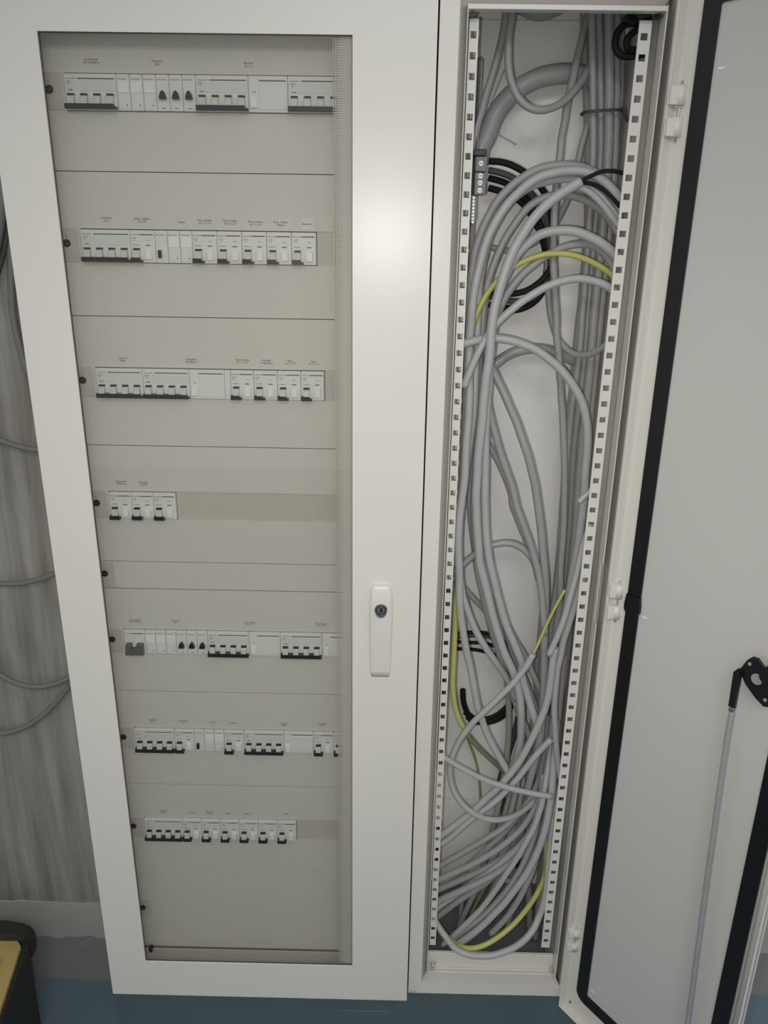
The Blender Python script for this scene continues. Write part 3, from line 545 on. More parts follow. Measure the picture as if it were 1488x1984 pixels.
('grey arc cable passing just under the yellow one on the left', 'grey', 6.4, 0, [(790,68,-328),(780,68,-312),(765,68,-298),(748,68,-290),(729,68,-289),(710,68,-293),(693,68,-301),(676,68,-311),(661,69,-323),(647,69,-336),(635,69,-351),(625,69,-367),(617,69,-385),(611,70,-404),(608,70,-424),(605,70,-444),(602,69,-465),(600,68,-485),(601,67,-506),(604,67,-528),(609,66,-549),(615,65,-570),(622,64,-591),(629,64,-612),(637,63,-633),(646,62,-655),(654,62,-675),(660,61,-694),(665,60,-713),(674,59,-734),(683,59,-756),(692,58,-778),(700,57,-801),(708,56,-825),(714,55,-849),(719,55,-873),(723,54,-899),(727,53,-924),(731,53,-950)]),
('yellow green earth cable arching across the middle of the duct', 'yellow', 4.7, 0, [(791,57,-339),(776,57,-328),(758,57,-318),(739,57,-310),(720,57,-305),(701,57,-303),(681,57,-304),(662,58,-309),(645,58,-316),(629,59,-326),(614,59,-339),(602,59,-353),(591,58,-369),(583,58,-386),(577,59,-405),(573,61,-424)]),
('pale grey arc below the yellow one, running from right rail to far left', 'palegrey', 6.2, 0, [(787,36,-357),(770,36,-347),(751,37,-341),(731,37,-338),(712,37,-340),(694,37,-345),(676,37,-353),(660,38,-363),(644,38,-374),(630,39,-386),(616,39,-399),(603,39,-414),(593,37,-431),(584,35,-448),(576,35,-467),(569,35,-486),(563,35,-505)]),
('light grey cable lying straight in the left bundle beside the rail', 'grey', 6.1, 0, [(589,103,-293),(587,103,-313),(585,103,-332),(584,103,-352),(583,103,-372),(583,103,-392),(583,103,-413),(584,103,-434),(584,103,-455),(585,103,-476),(585,102,-497),(585,102,-519),(586,102,-541),(586,102,-563),(585,102,-585),(584,102,-608),(582,102,-631),(581,102,-654),(580,103,-678),(577,103,-701),(575,104,-725),(574,105,-750),(574,106,-775),(574,107,-800),(574,108,-826),(575,108,-852),(576,108,-878),(577,108,-904)]),
('grey cable at the far left that runs behind the rail holes', 'grey', 5.9, 0, [(571,110,-307),(571,110,-328),(571,110,-348),(571,111,-369),(571,111,-390),(570,111,-411),(569,111,-433),(570,111,-454),(571,111,-476),(572,111,-499),(573,111,-521),(574,112,-544),(575,112,-567),(577,112,-590),(578,112,-614),(581,112,-638),(584,112,-662),(586,112,-686),(588,112,-710),(591,111,-735),(594,111,-760),(598,110,-785),(602,110,-810),(608,110,-836),(614,109,-861),(620,109,-887),(626,109,-914),(633,109,-940),(640,108,-967),(649,108,-994),(659,108,-1020),(668,108,-1048),(678,108,-1075),(688,108,-1103),(698,108,-1131),(707,108,-1159)]),
('black wire from the top screw of the upper terminal block', 'black', 5.0, 0, [(590,96,-173),(609,96,-174),(627,96,-179),(645,96,-188),(660,96,-199),(674,96,-212),(684,95,-228),(690,95,-245),(694,95,-263),(698,94,-281),(700,94,-299),(699,93,-318),(691,93,-334),(679,93,-348),(663,93,-359),(645,93,-365),(625,93,-366),(605,93,-363)]),
('grey black wire second from the top at the upper terminal block', 'darkgrey', 4.9, 0, [(591,104,-185),(611,104,-189),(630,104,-196),(647,104,-207),(661,104,-220),(674,103,-235),(684,103,-252),(689,103,-271),(693,103,-290),(696,103,-310),(696,102,-330),(691,102,-348),(681,102,-364),(665,102,-375),(645,102,-378),(625,102,-376),(604,102,-371)]),
('black wire third from the top at the upper terminal block', 'black', 4.9, 0, [(593,120,-195),(614,120,-200),(633,120,-208),(651,120,-221),(665,121,-237),(676,121,-255),(684,121,-274),(691,121,-295),(696,122,-315),(698,122,-336),(694,122,-357),(684,122,-375),(668,122,-388),(648,121,-394),(626,121,-392),(605,121,-385)]),
('black wire from the lowest screw of the upper terminal block', 'black', 5.0, 0, [(595,130,-209),(615,130,-214),(634,130,-221),(651,131,-232),(665,131,-248),(676,131,-265),(685,131,-283),(692,132,-303),(696,132,-323),(695,132,-343),(689,132,-362),(677,132,-377),(659,132,-387),(639,132,-391),(617,132,-390)]),
('grey cable in a wide arch from the left rail over to the right bundle', 'palegrey', 6.9, 0, [(558,41,-439),(576,43,-434),(596,46,-430),(616,45,-430),(636,44,-433),(656,44,-439),(675,43,-447),(692,42,-458),(709,42,-471),(724,41,-486),(737,41,-502),(749,41,-520),(758,42,-540),(764,43,-561),(768,44,-582),(770,46,-604),(771,48,-627),(772,50,-650),(774,53,-674),(775,56,-697),(776,59,-722),(776,61,-746),(776,63,-771),(775,65,-795),(774,67,-820),(772,69,-846),(771,70,-871),(769,71,-897),(768,72,-923),(768,73,-950),(769,74,-977),(770,75,-1004)]),
('thick grey cable bowing low behind the wide arch', 'grey', 8.9, 0, [(591,126,-534),(600,126,-514),(611,126,-496),(624,126,-481),(641,126,-468),(659,126,-460),(680,127,-456),(701,130,-457),(722,133,-462),(743,138,-472),(765,146,-482),(787,153,-490)]),
('grey cable dipping behind the hanging one and rising to the right rail', 'grey', 5.6, 0, [(693,112,-315),(695,112,-335),(697,111,-355),(700,111,-375),(704,111,-396),(710,111,-416),(718,107,-435),(730,100,-450),(744,85,-458),(759,66,-456),(772,47,-445),(783,28,-432)]),
('grey cable bowing from the left bundle down the middle of the duct', 'grey', 7.3, 0, [(590,92,-432),(597,88,-452),(605,85,-471),(615,81,-490),(626,78,-509),(636,74,-528),(645,71,-547),(655,68,-567),(663,65,-587),(671,62,-607),(679,60,-628),(686,60,-651),(693,60,-674),(698,61,-697),(703,61,-721),(708,62,-745),(712,62,-769),(716,63,-794),(720,63,-819),(724,64,-845),(727,65,-871),(729,65,-897),(731,65,-924),(732,66,-951),(734,65,-978),(736,65,-1005),(738,65,-1032),(740,65,-1061),(741,65,-1089),(741,65,-1118),(742,65,-1147),(742,64,-1176),(739,64,-1206),(735,64,-1235),(731,64,-1265),(727,64,-1295)]),
('grey cable merging from behind with the slanting one', 'grey', 5.8, 0, [(596,105,-561),(602,105,-583),(610,105,-605),(622,105,-626),(634,104,-646),(645,104,-668),(655,104,-690),(661,104,-708),(664,104,-726),(673,104,-747),(683,104,-770),(694,104,-793),(704,104,-817),(713,104,-842),(721,104,-868)]),
('grey cable splitting right from the lower bundle near the tangle', 'grey', 5.7, 0, [(651,91,-908),(660,91,-933),(671,91,-957),(684,91,-981),(698,91,-1004),(711,91,-1026),(719,91,-1046),(728,91,-1065),(739,91,-1089),(749,91,-1116)]),
('thin grey cable inside the tangle right of the lower bundle', 'grey', 4.7, 0, [(669,99,-968),(680,99,-993),(691,99,-1017),(700,99,-1039),(708,99,-1062),(718,99,-1087),(729,99,-1114),(740,99,-1141),(750,99,-1168)]),
('short grey cable from the left rail sloping right into the bundle', 'grey', 5.4, 0, [(573,119,-870),(589,119,-893),(607,119,-914),(626,119,-934),(645,119,-956)]),
('grey cable bridging in an arch between left rail and middle bow', 'grey', 6.4, 0, [(561,70,-845),(578,70,-826),(596,70,-808),(616,70,-793),(638,69,-784),(661,69,-783),(683,69,-793),(700,70,-812),(712,74,-838),(721,81,-867),(729,88,-898),(735,97,-931),(741,105,-964)]),
('yellow green earth cable running down along the left rail', 'yellow', 5.2, 0, [(578,98,-835),(574,79,-853),(571,60,-870),(569,45,-888),(569,45,-914),(569,45,-940),(569,44,-966),(569,44,-985),(569,44,-999),(569,44,-1022),(569,43,-1049),(572,43,-1077),(577,43,-1104),(587,43,-1131),(601,43,-1154)]),
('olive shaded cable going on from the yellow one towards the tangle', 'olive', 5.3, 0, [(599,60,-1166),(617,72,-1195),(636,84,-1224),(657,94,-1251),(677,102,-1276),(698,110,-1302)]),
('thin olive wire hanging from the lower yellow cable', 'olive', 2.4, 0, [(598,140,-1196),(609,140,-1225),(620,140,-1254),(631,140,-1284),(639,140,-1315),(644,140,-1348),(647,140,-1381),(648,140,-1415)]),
('thin yellow green core stripped out of a grey cable end', 'yellow', 2.7, 0, [(754,35,-854),(744,35,-878),(735,36,-903),(726,36,-929),(718,36,-956),(709,36,-982)]),
('grey cable from the yellow core, crossing the duct and looping at lower left', 'palegrey', 5.8, 0, [(708,29,-977),(698,29,-1001),(686,30,-1023),(672,30,-1044),(657,31,-1064),(641,31,-1084),(625,32,-1104),(609,33,-1125),(595,34,-1148),(583,35,-1173),(575,35,-1200),(571,34,-1228),(574,33,-1257),(583,31,-1283),(598,30,-1306),(618,29,-1325),(641,31,-1339),(666,34,-1345),(692,44,-1348),(717,60,-1348),(738,75,-1341),(757,91,-1329),(771,106,-1313),(781,115,-1291),(785,119,-1264),(786,123,-1236)]),
('grey cable with a cut end hanging in front of the tangle at right', 'palegrey', 5.5, 0, [(735,26,-977),(743,26,-952),(750,26,-927),(756,26,-901),(760,26,-875),(764,26,-850),(768,26,-825),(771,26,-800),(774,26,-775),(778,26,-751),(784,26,-728)]),
('grey cable under the cut end, hugging the right rail', 'palegrey', 6.0, 0, [(787,38,-815),(782,38,-838),(778,38,-862),(774,38,-885),(770,38,-909),(765,38,-934),(761,39,-958),(759,39,-984),(756,39,-1010),(756,40,-1036),(756,40,-1063),(757,41,-1091),(760,42,-1119),(764,43,-1147),(768,43,-1176),(773,44,-1205),(779,44,-1233),(786,45,-1262)]),
('light grey cable sweeping from the tangle down left as a long diagonal', 'palegrey', 6.8, 0, [(747,35,-967),(745,35,-993),(745,35,-1019),(744,35,-1046),(742,35,-1073),(738,36,-1100),(731,36,-1126),(723,36,-1152),(714,36,-1178),(704,36,-1204),(692,37,-1229),(678,37,-1252),(663,38,-1275),(646,39,-1296),(629,39,-1318),(611,39,-1339),(592,39,-1359),(572,38,-1378),(552,38,-1396)]),
('light grey cable running beside the long diagonal to the left rail', 'palegrey', 6.1, 0, [(756,35,-1159),(741,36,-1180),(727,36,-1202),(714,37,-1226),(701,37,-1249),(686,38,-1272),(670,38,-1294),(653,38,-1314),(634,39,-1333),(615,39,-1352),(597,39,-1373),(579,39,-1394),(559,39,-1414)]),
('light grey cable ending in a cut tip beside the right rail low down', 'palegrey', 5.8, 0, [(554,26,-1195),(576,26,-1210),(598,26,-1224),(620,26,-1237),(644,26,-1249),(668,26,-1258),(692,26,-1266),(717,26,-1272),(741,26,-1277),(766,26,-1281)]),
('short pale cable stub poking out from behind the right rail', 'palegrey', 4.8, 0, [(760,25,-690),(767,25,-681),(775,25,-673),(782,25,-665)]),
('dark grey flat cable hanging behind the lower tangle', 'darkgrey', 6.9, 0, [(720,158,-1165),(716,158,-1196),(712,158,-1227),(705,158,-1259),(699,158,-1291),(693,158,-1323),(689,158,-1352),(692,158,-1379),(699,158,-1410),(703,158,-1444)]),
('dark grey cable behind the lower tangle in the middle', 'darkgrey', 6.5, 0, [(717,149,-1371),(711,149,-1403),(704,149,-1434),(697,149,-1466),(692,149,-1498)]),
('black wire, uppermost of the lower set, passing behind the bundle', 'black', 3.8, 0, [(581,141,-999),(605,141,-997),(630,141,-997),(654,141,-1002),(673,141,-1016),(685,141,-1039),(692,141,-1066),(699,141,-1093),(701,141,-1121),(693,141,-1148),(678,141,-1170),(658,141,-1185),(634,141,-1190),(614,141,-1179),(602,141,-1156),(598,141,-1127)]),
('grey black wire just under the uppermost of the lower set', 'darkgrey', 3.0, 0, [(582,150,-1014),(607,150,-1010),(633,150,-1009),(656,150,-1017),(676,150,-1036),(689,150,-1061),(699,150,-1089),(704,150,-1118),(698,150,-1146),(685,150,-1171),(665,150,-1189),(641,150,-1198),(620,150,-1190),(607,150,-1167),(602,150,-1137)]),
('black wire, third of the lower set behind the bundle', 'black', 3.6, 0, [(583,158,-1027),(610,158,-1028),(638,158,-1029),(662,158,-1038),(682,158,-1058),(695,158,-1085),(704,158,-1115),(705,158,-1146),(696,158,-1174),(677,158,-1196),(653,158,-1208),(628,158,-1206),(606,158,-1188)]),
('black wire, lowest of the lower set behind the bundle', 'black', 3.6, 0, [(585,166,-1047),(610,166,-1047),(636,166,-1051),(661,166,-1060),(681,166,-1076),(696,166,-1101),(706,166,-1129),(707,166,-1158),(699,166,-1185),(682,166,-1206),(659,166,-1217),(634,166,-1217),(612,166,-1205)]),
('short thick black sleeve where the lower black wires bend upward', 'black', 5.6, 0, [(596,117,-1109),(599,122,-1138),(607,128,-1165),(618,133,-1191)]),
('grey cable sweeping left, topmost of the sweep at the duct bottom', 'grey', 6.4, 0, [(763,122,-1165),(765,116,-1191),(766,111,-1217),(765,105,-1243),(761,100,-1269),(755,96,-1296),(747,93,-1323),(735,88,-1346),(719,82,-1367),(701,77,-1387),(681,72,-1403),(659,69,-1418),(637,68,-1435),(615,68,-1452),(592,67,-1469),(570,67,-1486),(551,67,-1504)]),
('grey cable, second from the top of the bottom sweep', 'grey', 6.6, 0, [(771,107,-1161),(770,102,-1187),(768,96,-1213),(767,91,-1239),(764,85,-1265),(761,80,-1290),(756,74,-1316),(748,70,-1341),(736,65,-1365),(722,61,-1387),(704,56,-1406),(685,52,-1423),(665,50,-1440),(643,50,-1458),(621,50,-1474),(598,51,-1489),(575,51,-1503),(552,51,-1517)]),
('grey cable, third from the top of the bottom sweep', 'grey', 7.0, 0, [(789,141,-1179),(789,137,-1207),(787,134,-1235),(786,131,-1264),(784,127,-1292),(782,121,-1319),(778,112,-1344),(772,102,-1368),(762,93,-1390),(749,85,-1412),(733,79,-1432),(714,74,-1451),(694,69,-1467),(673,69,-1486),(650,69,-1503),(626,69,-1518),(602,69,-1533),(578,69,-1547),(553,69,-1562)]),
('grey cable, fourth from the top of the bottom sweep', 'grey', 6.9, 0, [(789,143,-966),(789,141,-994),(789,140,-1022),(789,138,-1050),(789,137,-1078),(789,136,-1107),(789,135,-1136),(789,131,-1164),(789,125,-1190),(789,118,-1216),(787,108,-1240),(784,98,-1264),(781,88,-1287),(778,78,-1311),(773,73,-1338),(767,71,-1367),(758,70,-1397),(745,65,-1421),(728,56,-1439),(709,47,-1455),(689,43,-1472),(668,43,-1490),(645,43,-1507),(622,43,-1522),(598,43,-1537),(574,43,-1552),(552,43,-1567)]),
('grey cable with a yellowish sheen, lowest of the bottom sweep', 'palegrey', 7.1, 0, [(757,69,-1263),(756,64,-1292),(754,60,-1320),(750,55,-1348),(743,51,-1375),(731,51,-1403),(716,54,-1431),(698,57,-1457),(679,57,-1481),(658,57,-1502),(636,57,-1522),(614,58,-1542),(592,58,-1562),(570,58,-1584),(552,58,-1606)]),
('grey cable dropping steeply behind the bottom sweep to the lower left', 'grey', 6.1, 0, [(653,123,-905),(660,122,-931),(666,121,-957),(673,120,-983),(681,119,-1009),(689,118,-1035),(698,118,-1062),(705,117,-1089),(711,117,-1118),(715,117,-1147),(717,114,-1175),(719,112,-1203),(719,110,-1232),(719,108,-1261),(717,106,-1290),(714,104,-1319),(710,102,-1349),(706,100,-1379),(700,98,-1408),(693,97,-1439),(685,97,-1469),(675,96,-1499),(664,95,-1529),(653,95,-1559),(641,94,-1590),(631,94,-1622),(621,94,-1655),(612,94,-1688)]),
('grey cable dropping behind the sweep beside the dark flat one', 'grey', 6.3, 0, [(750,163,-1150),(748,160,-1179),(746,157,-1207),(744,154,-1236),(744,151,-1266),(743,148,-1295),(743,145,-1325),(742,141,-1354),(739,135,-1382),(735,129,-1410),(729,124,-1437),(722,116,-1463),(713,107,-1487),(703,100,-1513),(693,98,-1542),(683,97,-1573),(673,96,-1605),(663,96,-1638),(653,96,-1671),(643,96,-1705)]),
('grey cable curving down right of the bottom sweep', 'grey', 6.3, 0, [(766,136,-1156),(761,131,-1184),(759,127,-1213),(759,125,-1243),(759,123,-1274),(759,120,-1304),(758,114,-1332),(756,108,-1361),(752,102,-1389),(748,95,-1417),(742,89,-1445),(736,85,-1475),(727,81,-1505),(718,77,-1534),(706,74,-1563),(693,72,-1593),(679,72,-1624),(662,72,-1652),(643,72,-1679),(622,72,-1705)]),
('light grey cable falling in front of the sweep to the bottom left corner', 'palegrey', 5.8, 0, [(770,95,-1159),(769,86,-1184),(768,77,-1208),(764,68,-1232),(760,57,-1255),(756,47,-1279),(752,38,-1303),(746,33,-1329),(739,30,-1357),(728,27,-1384),(717,26,-1413),(705,27,-1443),(692,28,-1472),(679,29,-1503),(665,30,-1533),(650,31,-1562),(632,32,-1590),(613,33,-1617),(594,34,-1644),(574,35,-1670)]),
('light grey cable bending broadly along the bottom right to the left corner', 'palegrey', 7.2, 0, [(774,85,-1150),(774,76,-1174),(773,68,-1197),(771,60,-1221),(770,51,-1245),(769,43,-1268),(767,36,-1293),(765,32,-1320),(762,29,-1348),(757,27,-1377),(751,27,-1407),(743,27,-1437),(733,27,-1466),(720,27,-1494),(706,27,-1521),(692,27,-1548),(675,27,-1573),(658,27,-1598),(639,27,-1622),(618,27,-1644),(596,27,-1663)]),
('grey cable tucked between the two long bottom curves', 'grey', 6.2, 0, [(776,123,-1218),(775,114,-1244),(774,106,-1270),(770,97,-1295),(765,87,-1318),(759,76,-1341),(754,66,-1365),(749,56,-1389),(742,50,-1416),(733,44,-1441),(723,40,-1468),(711,39,-1495),(698,39,-1524),(682,39,-1551),(665,39,-1577),(646,39,-1601),(625,39,-1624),(605,40,-1647),(586,40,-1672)]),
('wide grey cable under the long bottom curves', 'palegrey', 7.1, 0, [(778,111,-1380),(770,98,-1402),(761,85,-1423),(750,72,-1444),(739,63,-1468),(727,55,-1492),(713,48,-1516),(697,47,-1543),(681,47,-1571),(666,47,-1600),(650,47,-1628),(629,47,-1652),(606,47,-1673)]),
('yellow green earth cable sweeping along the bottom right of the duct', 'yellow', 5.3, 0, [(775,78,-1375),(772,62,-1393),(771,49,-1414),(771,37,-1434),(772,35,-1465),(767,32,-1494),(757,29,-1521),(745,27,-1547),(730,22,-1569),(712,14,-1587),(692,4,-1599),(670,-4,-1611),(647,-9,-1621),(623,-7,-1629),(602,6,-1636),(584,32,-1644)]),
('bluish white cable lying lowest over the sill of the duct', 'palegrey', 6.7, 0, [(789,118,-1305),(789,98,-1321),(786,80,-1337),(782,64,-1355),(778,48,-1372),(775,37,-1394),(774,28,-1418),(773,23,-1444),(773,20,-1474),(772,19,-1506),(769,17,-1536),(762,13,-1563),(751,2,-1583),(735,-8,-1599),(715,-13,-1615),(693,-16,-1626),(668,-18,-1634),(642,-18,-1636),(618,-17,-1633),(596,-7,-1630),(580,10,-1623),(565,26,-1613),(552,43,-1601)]),
('grey cable standing upright at the back of the duct bottom', 'grey', 7.6, 0, [(750,128,-1508),(754,128,-1543),(758,128,-1579),(763,128,-1615),(767,128,-1652),(771,128,-1690),(775,128,-1723),(779,128,-1728)]),
('bluish grey cable standing at the back left of the duct bottom', 'grey', 5.5, 0, [(627,125,-1563),(623,125,-1604),(620,125,-1645),(619,125,-1688),(620,125,-1727),(624,125,-1730)]),
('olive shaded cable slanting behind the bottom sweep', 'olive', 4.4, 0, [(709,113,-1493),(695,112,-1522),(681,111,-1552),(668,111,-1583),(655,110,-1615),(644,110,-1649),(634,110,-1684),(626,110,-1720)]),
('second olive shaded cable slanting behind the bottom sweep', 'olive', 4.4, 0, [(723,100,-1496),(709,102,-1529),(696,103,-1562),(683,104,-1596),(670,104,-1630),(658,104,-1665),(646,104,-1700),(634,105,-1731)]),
('short pale cable end standing at the back of the duct floor', 'greywire', 4.0, 0, [(728,120,-1672),(723,120,-1699),(718,120,-1725),(712,120,-1732)]),
('grey cable deep in the tangle, left of the dark flat one', 'grey', 6.1, 0, [(679,131,-995),(686,131,-1023),(693,131,-1051),(700,130,-1080),(707,130,-1109),(712,130,-1138),(717,129,-1168),(719,128,-1199),(719,127,-1229),(717,126,-1260),(714,125,-1292),(711,124,-1323),(706,123,-1355),(701,123,-1387),(696,122,-1419),(688,121,-1451),(680,120,-1484),(672,120,-1516)]),
('grey cable deep in the tangle, right of the dark flat one', 'grey', 6.6, 0, [(737,138,-879),(739,137,-906),(742,137,-933),(744,137,-960),(746,137,-988),(747,137,-1016),(748,137,-1044),(749,137,-1073),(750,137,-1103),(751,137,-1132),(751,138,-1162),(751,138,-1193),(751,136,-1222),(750,132,-1251),(748,129,-1280),(745,125,-1309),(743,122,-1338),(740,118,-1368),(737,115,-1398),(735,112,-1428),(732,110,-1459),(729,110,-1493),(724,109,-1525),(718,108,-1558)]),
('dim grey cable far back in the tangle beside the right rail', 'grey', 6.6, 0, [(789,155,-822),(789,155,-849),(789,155,-875),(789,155,-902),(789,156,-930),(789,156,-958),(789,156,-985),(789,155,-1013),(789,155,-1041),(789,154,-1070),(789,154,-1099),(789,153,-1128),(789,153,-1158),(789,152,-1188),(789,150,-1218),(789,149,-1248),(789,147,-1278),(789,146,-1309),(789,144,-1340),(789,143,-1372),(789,142,-1404),(789,141,-1436),(789,140,-1469),(789,139,-1503),(789,139,-1537),(787,139,-1572),(786,138,-1607),(784,138,-1643)]),
('dim grey cable far back in the middle of the tangle', 'grey', 6.1, 0, [(734,150,-843),(737,150,-870),(740,150,-898),(742,150,-926),(743,150,-954),(743,150,-982),(743,150,-1012),(742,150,-1041),(742,150,-1071),(743,150,-1101),(747,150,-1132),(754,151,-1162),(764,152,-1194),(772,154,-1226),(778,154,-1258),(782,153,-1290),(784,152,-1323),(784,152,-1356),(782,151,-1389),(779,150,-1423),(776,150,-1457),(771,149,-1491),(766,149,-1526),(761,149,-1561),(756,149,-1597)]),
('dim grey cable at the back that crosses the lower sweep', 'grey', 6.3, 0, [(675,129,-1050),(680,129,-1079),(684,129,-1109),(688,129,-1139),(691,129,-1170),(693,129,-1201),(694,130,-1232),(694,130,-1264),(693,130,-1297),(691,130,-1329),(688,131,-1362),(684,131,-1396),(680,131,-1430),(675,132,-1464),(671,132,-1498),(665,132,-1533),(660,132,-1568),(655,132,-1604),(651,132,-1641)]),
('grey cable lying flat behind the sweep near the left rail', 'grey', 6.2, 0, [(734,94,-1360),(719,91,-1384),(704,89,-1407),(687,88,-1431),(668,87,-1454),(649,87,-1477),(630,87,-1500),(609,86,-1522),(588,86,-1542),(565,86,-1562)]),
('grey cable under the lowest one of the sweep', 'grey', 6.9, 0, [(719,79,-1462),(703,79,-1488),(686,79,-1513),(668,78,-1537),(647,78,-1558),(626,78,-1577),(604,78,-1597),(583,78,-1619),(562,78,-1642)]),
('grey cable behind the two long bottom curves at right', 'palegrey', 6.8, 0, [(769,62,-1331),(767,61,-1362),(763,59,-1392),(760,59,-1424),(756,59,-1456),(751,60,-1488),(743,60,-1520),(734,60,-1552),(723,60,-1582),(710,61,-1612),(694,61,-1639),(676,61,-1665)]),
('grey cable dropping behind the bluish white one', 'grey', 7.1, 0, [(783,100,-1467),(784,100,-1502),(784,100,-1537),(783,100,-1572),(782,100,-1608),(781,100,-1645),(780,100,-1682),(780,100,-1720)]),
('thin loose wire tail in front of the back panel near the thick arch', 'greywire', 0.8, 0, [(596,110,-133),(608,110,-138),(619,110,-143),(631,110,-149)]),
('thin white tie tail behind the top left cable', 'greywire', 0.9, 0, [(608,125,-46),(602,125,-61),(596,125,-77),(590,125,-92)]),
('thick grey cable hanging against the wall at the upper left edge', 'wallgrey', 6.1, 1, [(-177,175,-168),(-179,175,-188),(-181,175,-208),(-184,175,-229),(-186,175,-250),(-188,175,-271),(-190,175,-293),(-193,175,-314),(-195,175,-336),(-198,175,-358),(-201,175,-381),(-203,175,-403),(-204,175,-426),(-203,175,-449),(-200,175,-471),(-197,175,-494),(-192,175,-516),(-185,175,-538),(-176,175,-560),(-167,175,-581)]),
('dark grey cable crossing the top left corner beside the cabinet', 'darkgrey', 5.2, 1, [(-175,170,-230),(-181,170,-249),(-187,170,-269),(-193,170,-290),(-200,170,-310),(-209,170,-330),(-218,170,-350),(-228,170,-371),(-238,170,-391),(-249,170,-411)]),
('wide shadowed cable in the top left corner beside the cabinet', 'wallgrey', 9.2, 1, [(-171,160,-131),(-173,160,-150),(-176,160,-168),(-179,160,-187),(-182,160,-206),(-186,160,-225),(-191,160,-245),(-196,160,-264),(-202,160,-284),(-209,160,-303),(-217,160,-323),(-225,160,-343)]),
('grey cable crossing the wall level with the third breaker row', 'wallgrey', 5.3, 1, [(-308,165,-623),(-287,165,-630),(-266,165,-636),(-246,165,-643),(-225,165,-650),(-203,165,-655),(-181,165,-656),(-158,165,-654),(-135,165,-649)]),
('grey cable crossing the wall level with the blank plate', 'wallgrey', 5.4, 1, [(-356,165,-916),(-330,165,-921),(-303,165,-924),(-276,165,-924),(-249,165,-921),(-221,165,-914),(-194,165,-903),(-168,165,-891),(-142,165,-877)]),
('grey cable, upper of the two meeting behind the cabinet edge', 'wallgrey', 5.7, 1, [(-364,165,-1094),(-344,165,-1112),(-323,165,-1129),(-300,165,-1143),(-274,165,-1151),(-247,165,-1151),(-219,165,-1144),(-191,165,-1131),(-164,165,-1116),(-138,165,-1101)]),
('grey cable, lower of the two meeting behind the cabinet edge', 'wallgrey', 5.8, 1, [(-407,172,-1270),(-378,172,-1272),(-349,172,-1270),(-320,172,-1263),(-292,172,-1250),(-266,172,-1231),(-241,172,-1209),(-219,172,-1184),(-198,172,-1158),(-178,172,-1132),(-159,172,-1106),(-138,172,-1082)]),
]

for c_ in CABLES: cable(*c_)
# upper earth terminal
t = thing('terminal_block', 'grey screw terminal block with black wires behind the left rail', 'terminal', (575, 80, -220))
bm = NB(); box(bm, 561.5, 574, 98, 102, -300, -36, .5); part('support_bar', bm, 'terminal', t)
bm = NB(); box(bm, 567, 570.5, 95, 98, -165, -34, .5); part('rod', bm, 'black', t)
bm = NB(); box(bm, 564, 582, 62, 98, -168, -159.5, .8); part('end_cap', bm, 'black', t)
for i_, (za, zb) in enumerate(((-169, -189.5), (-190.5, -221.5))):
    bm = NB(); box(bm, 567, 584, 62, 98, zb, za, .8); part('clamp_body', bm, 'terminal', t)
for z in (-178.5, -195.5, -205, -215.5):
    bm = NB(); cyl(bm, (575, 62.2, z), (0, -1, 0), 3.6, 1.6, 14); s_ = part('clamp_screw', bm, 'steel', t)
    bm = NB(); box(bm, 572.2, 577.8, 60.2, 60.8, z-.5, z+.5); part('screw_slot', bm, 'dark', s_)
bm = NB(); prism(bm, [(562.5, -222), (572, -222), (572.5, -256), (568, -263), (563, -256)], 70, 92); bar_ = part('screw_bar', bm, 'terminal', t)
for k_ in range(8):
    bm = NB(); cyl(bm, (567.4, 70, -225.5-k_*4.9), (0, -1, 0), 2.1, 2, 10); part('bar_screw', bm, 'steel', bar_)
t = thing('terminal_block', 'dark terminal strip half hidden behind the left rail, low down', 'terminal', (560, 130, -1150))
bm = NB(); box(bm, 552, 568, 120, 150, -1300, -905, 1); part('strip', bm, 'terminal', t)
bm = NB(); box(bm, 556, 566, 96, 120, -1150, -960, 1); part('clamp_body', bm, 'darkgrey', t)
# cable tie round the bundle
t = thing('cable_tie', 'grey cable tie strapped round the vertical bundle near the top', 'cable tie', (760, 130, -101))
lp = [Vector(p) for p in ((731, 128, -103), (732, 110, -103), (740, 103, -102.5), (756, 101, -101.5), (776, 105, -100), (787, 116, -99), (793, 132, -98), (794, 152, -97), (780, 165, -97), (750, 168, -98), (736, 160, -100))]
bm = NB(); sp_ = spline(lp+[lp[0]], 4)[:-1]; n = len(sp_); ctr = sum(sp_, Vector())/n
fr_ = []
for p_ in sp_:
    o_ = (p_-ctr); o_.z = 0; o_.normalize(); fr_.append([bm.verts.new(p_+o_*a+Vector((0, 0, b))) for a, b in ((0, -2.2), (1.4, -2.2), (1.4, 2.2), (0, 2.2))])
for i in range(n):
    for k in range(4): bm.faces.new((fr_[i][k], fr_[i][(k+1) % 4], fr_[(i+1) % n][(k+1) % 4], fr_[(i+1) % n][k]))
bmesh.ops.recalc_face_normals(bm, faces=bm.faces[:]); part('strap', bm, 'darkgrey', t)
bm = NB(); box(bm, 786, 792, 108, 117, -102, -95, .8); part('lock_head', bm, 'darkgrey', t)
bm = NB(); tube(bm, spline([(790, 112, -101), (792, 110, -108), (794, 104, -114)], 4), 3.0, 8); part('tail', bm, 'darkgrey', t)
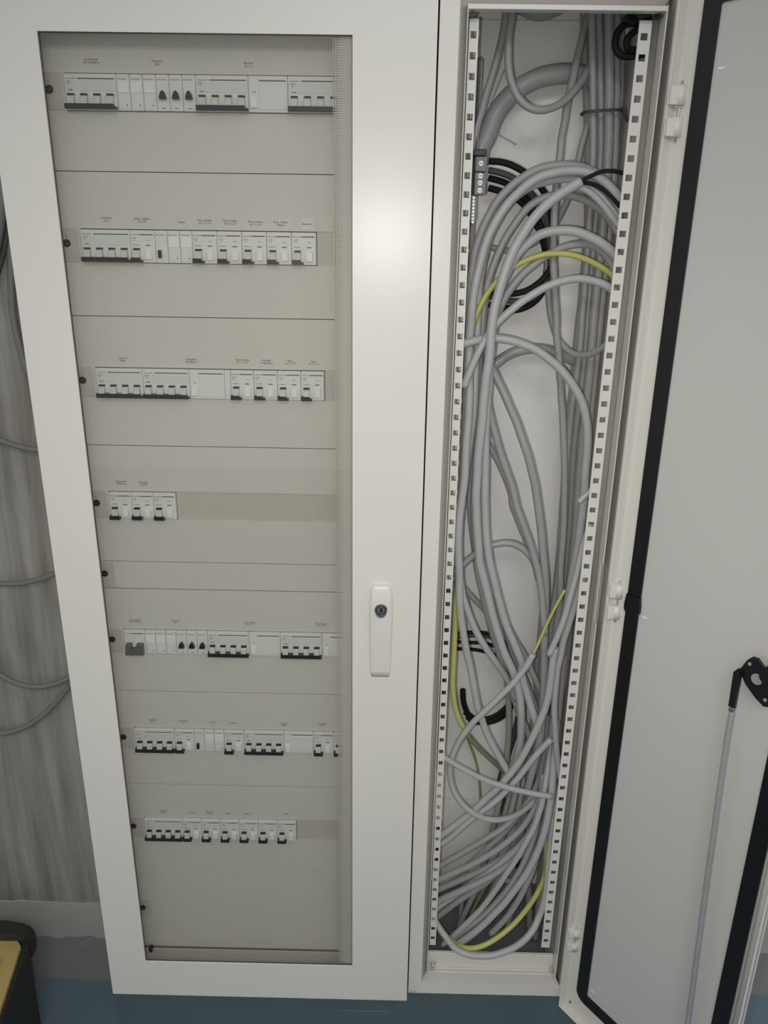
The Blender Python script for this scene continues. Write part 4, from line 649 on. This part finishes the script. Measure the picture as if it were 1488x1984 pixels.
# black coil at the top right
t = thing('coiled_lead', 'short glossy black lead coiled behind the top of the right rail', 'cable', (770, 40, -20))
bm = NB(); tube(bm, spline([(790, 60, 4), (768, 58, 2), (756, 60, -8), (755, 62, -24), (764, 62, -36), (782, 62, -37), (796, 62, -34)], 5), 5, 10); part('coil', bm, 'blackwire', t)
bm = NB(); tube(bm, spline([(797, 54, 10), (780, 52, -6), (768, 52, -18), (772, 54, -30), (790, 56, -30)], 5), 4.5, 10); part('inner_turn', bm, 'blackwire', t)
bm = NB(); box(bm, 762, 796, 40, 70, 0, 13, 2); part('clip', bm, 'black', t)
# black plug hanging among the bottom cables
bm = NB(); tube(bm, [(732, 82, -1478), (730, 80, -1488), (727, 79, -1502), (725, 79, -1508)], [2.5, 8, 7.5, 4], 12)
solo('wire_connector', bm, 'black', 'small black connector among the grey cables at the duct bottom', 'connector', (729, 80, -1493))

# ------------------------------------------------------------------ toolbox at the lower left
tb = thing('tool_box', 'black tool box with an ochre tray on the floor by the wall', 'tool box', (-430, -30, FZ))
bm = NB()
def quad_ring(z, pts): return [bm.verts.new((x, y, z)) for x, y in pts]
R0 = quad_ring(FZ, [(-306, 50), (-296, -170), (-660, -200), (-680, 40)]); R1 = quad_ring(-1725, [(-308, 62), (-280, -150), (-660, -190), (-680, 58)])
for i in range(4): bm.faces.new((R0[i], R0[(i+1) % 4], R1[(i+1) % 4], R1[i]))
bm.faces.new(R0); bm.faces.new(R1[::-1]); bmesh.ops.recalc_face_normals(bm, faces=bm.faces[:]); part('box_body', bm, 'toolblack', tb)
bm = NB(); prism(bm, [(-330, 62), (-318, 50), (-286, -140), (-640, -180), (-660, 60)], -1727, -1716, 'z'); part('tray', bm, 'tray', tb, 'ochre tray set in the top of the box')
bm = NB(); prism(bm, [(-345, 20), (-330, -60), (-360, -70), (-380, 12)], -1716.5, -1712, 'z'); part('tray_rib', bm, 'tray', tb)
bm = NB(); prism(bm, [(-322, -78), (-314, -84), (-330, -120), (-345, -118)], -1716.5, -1713, 'z'); part('tray_latch', bm, 'toolblack', tb)
bm = NB(); prism(bm, [(-680, -1770), (-308, -1770), (-304, -1735), (-305, -1716), (-312, -1703), (-330, -1694), (-360, -1688), (-680, -1685)], 62, 92)
bmesh.ops.bevel(bm, geom=bm.edges[:], offset=4, segments=2, affect='EDGES')
part('raised_back', bm, 'toolblack', tb)
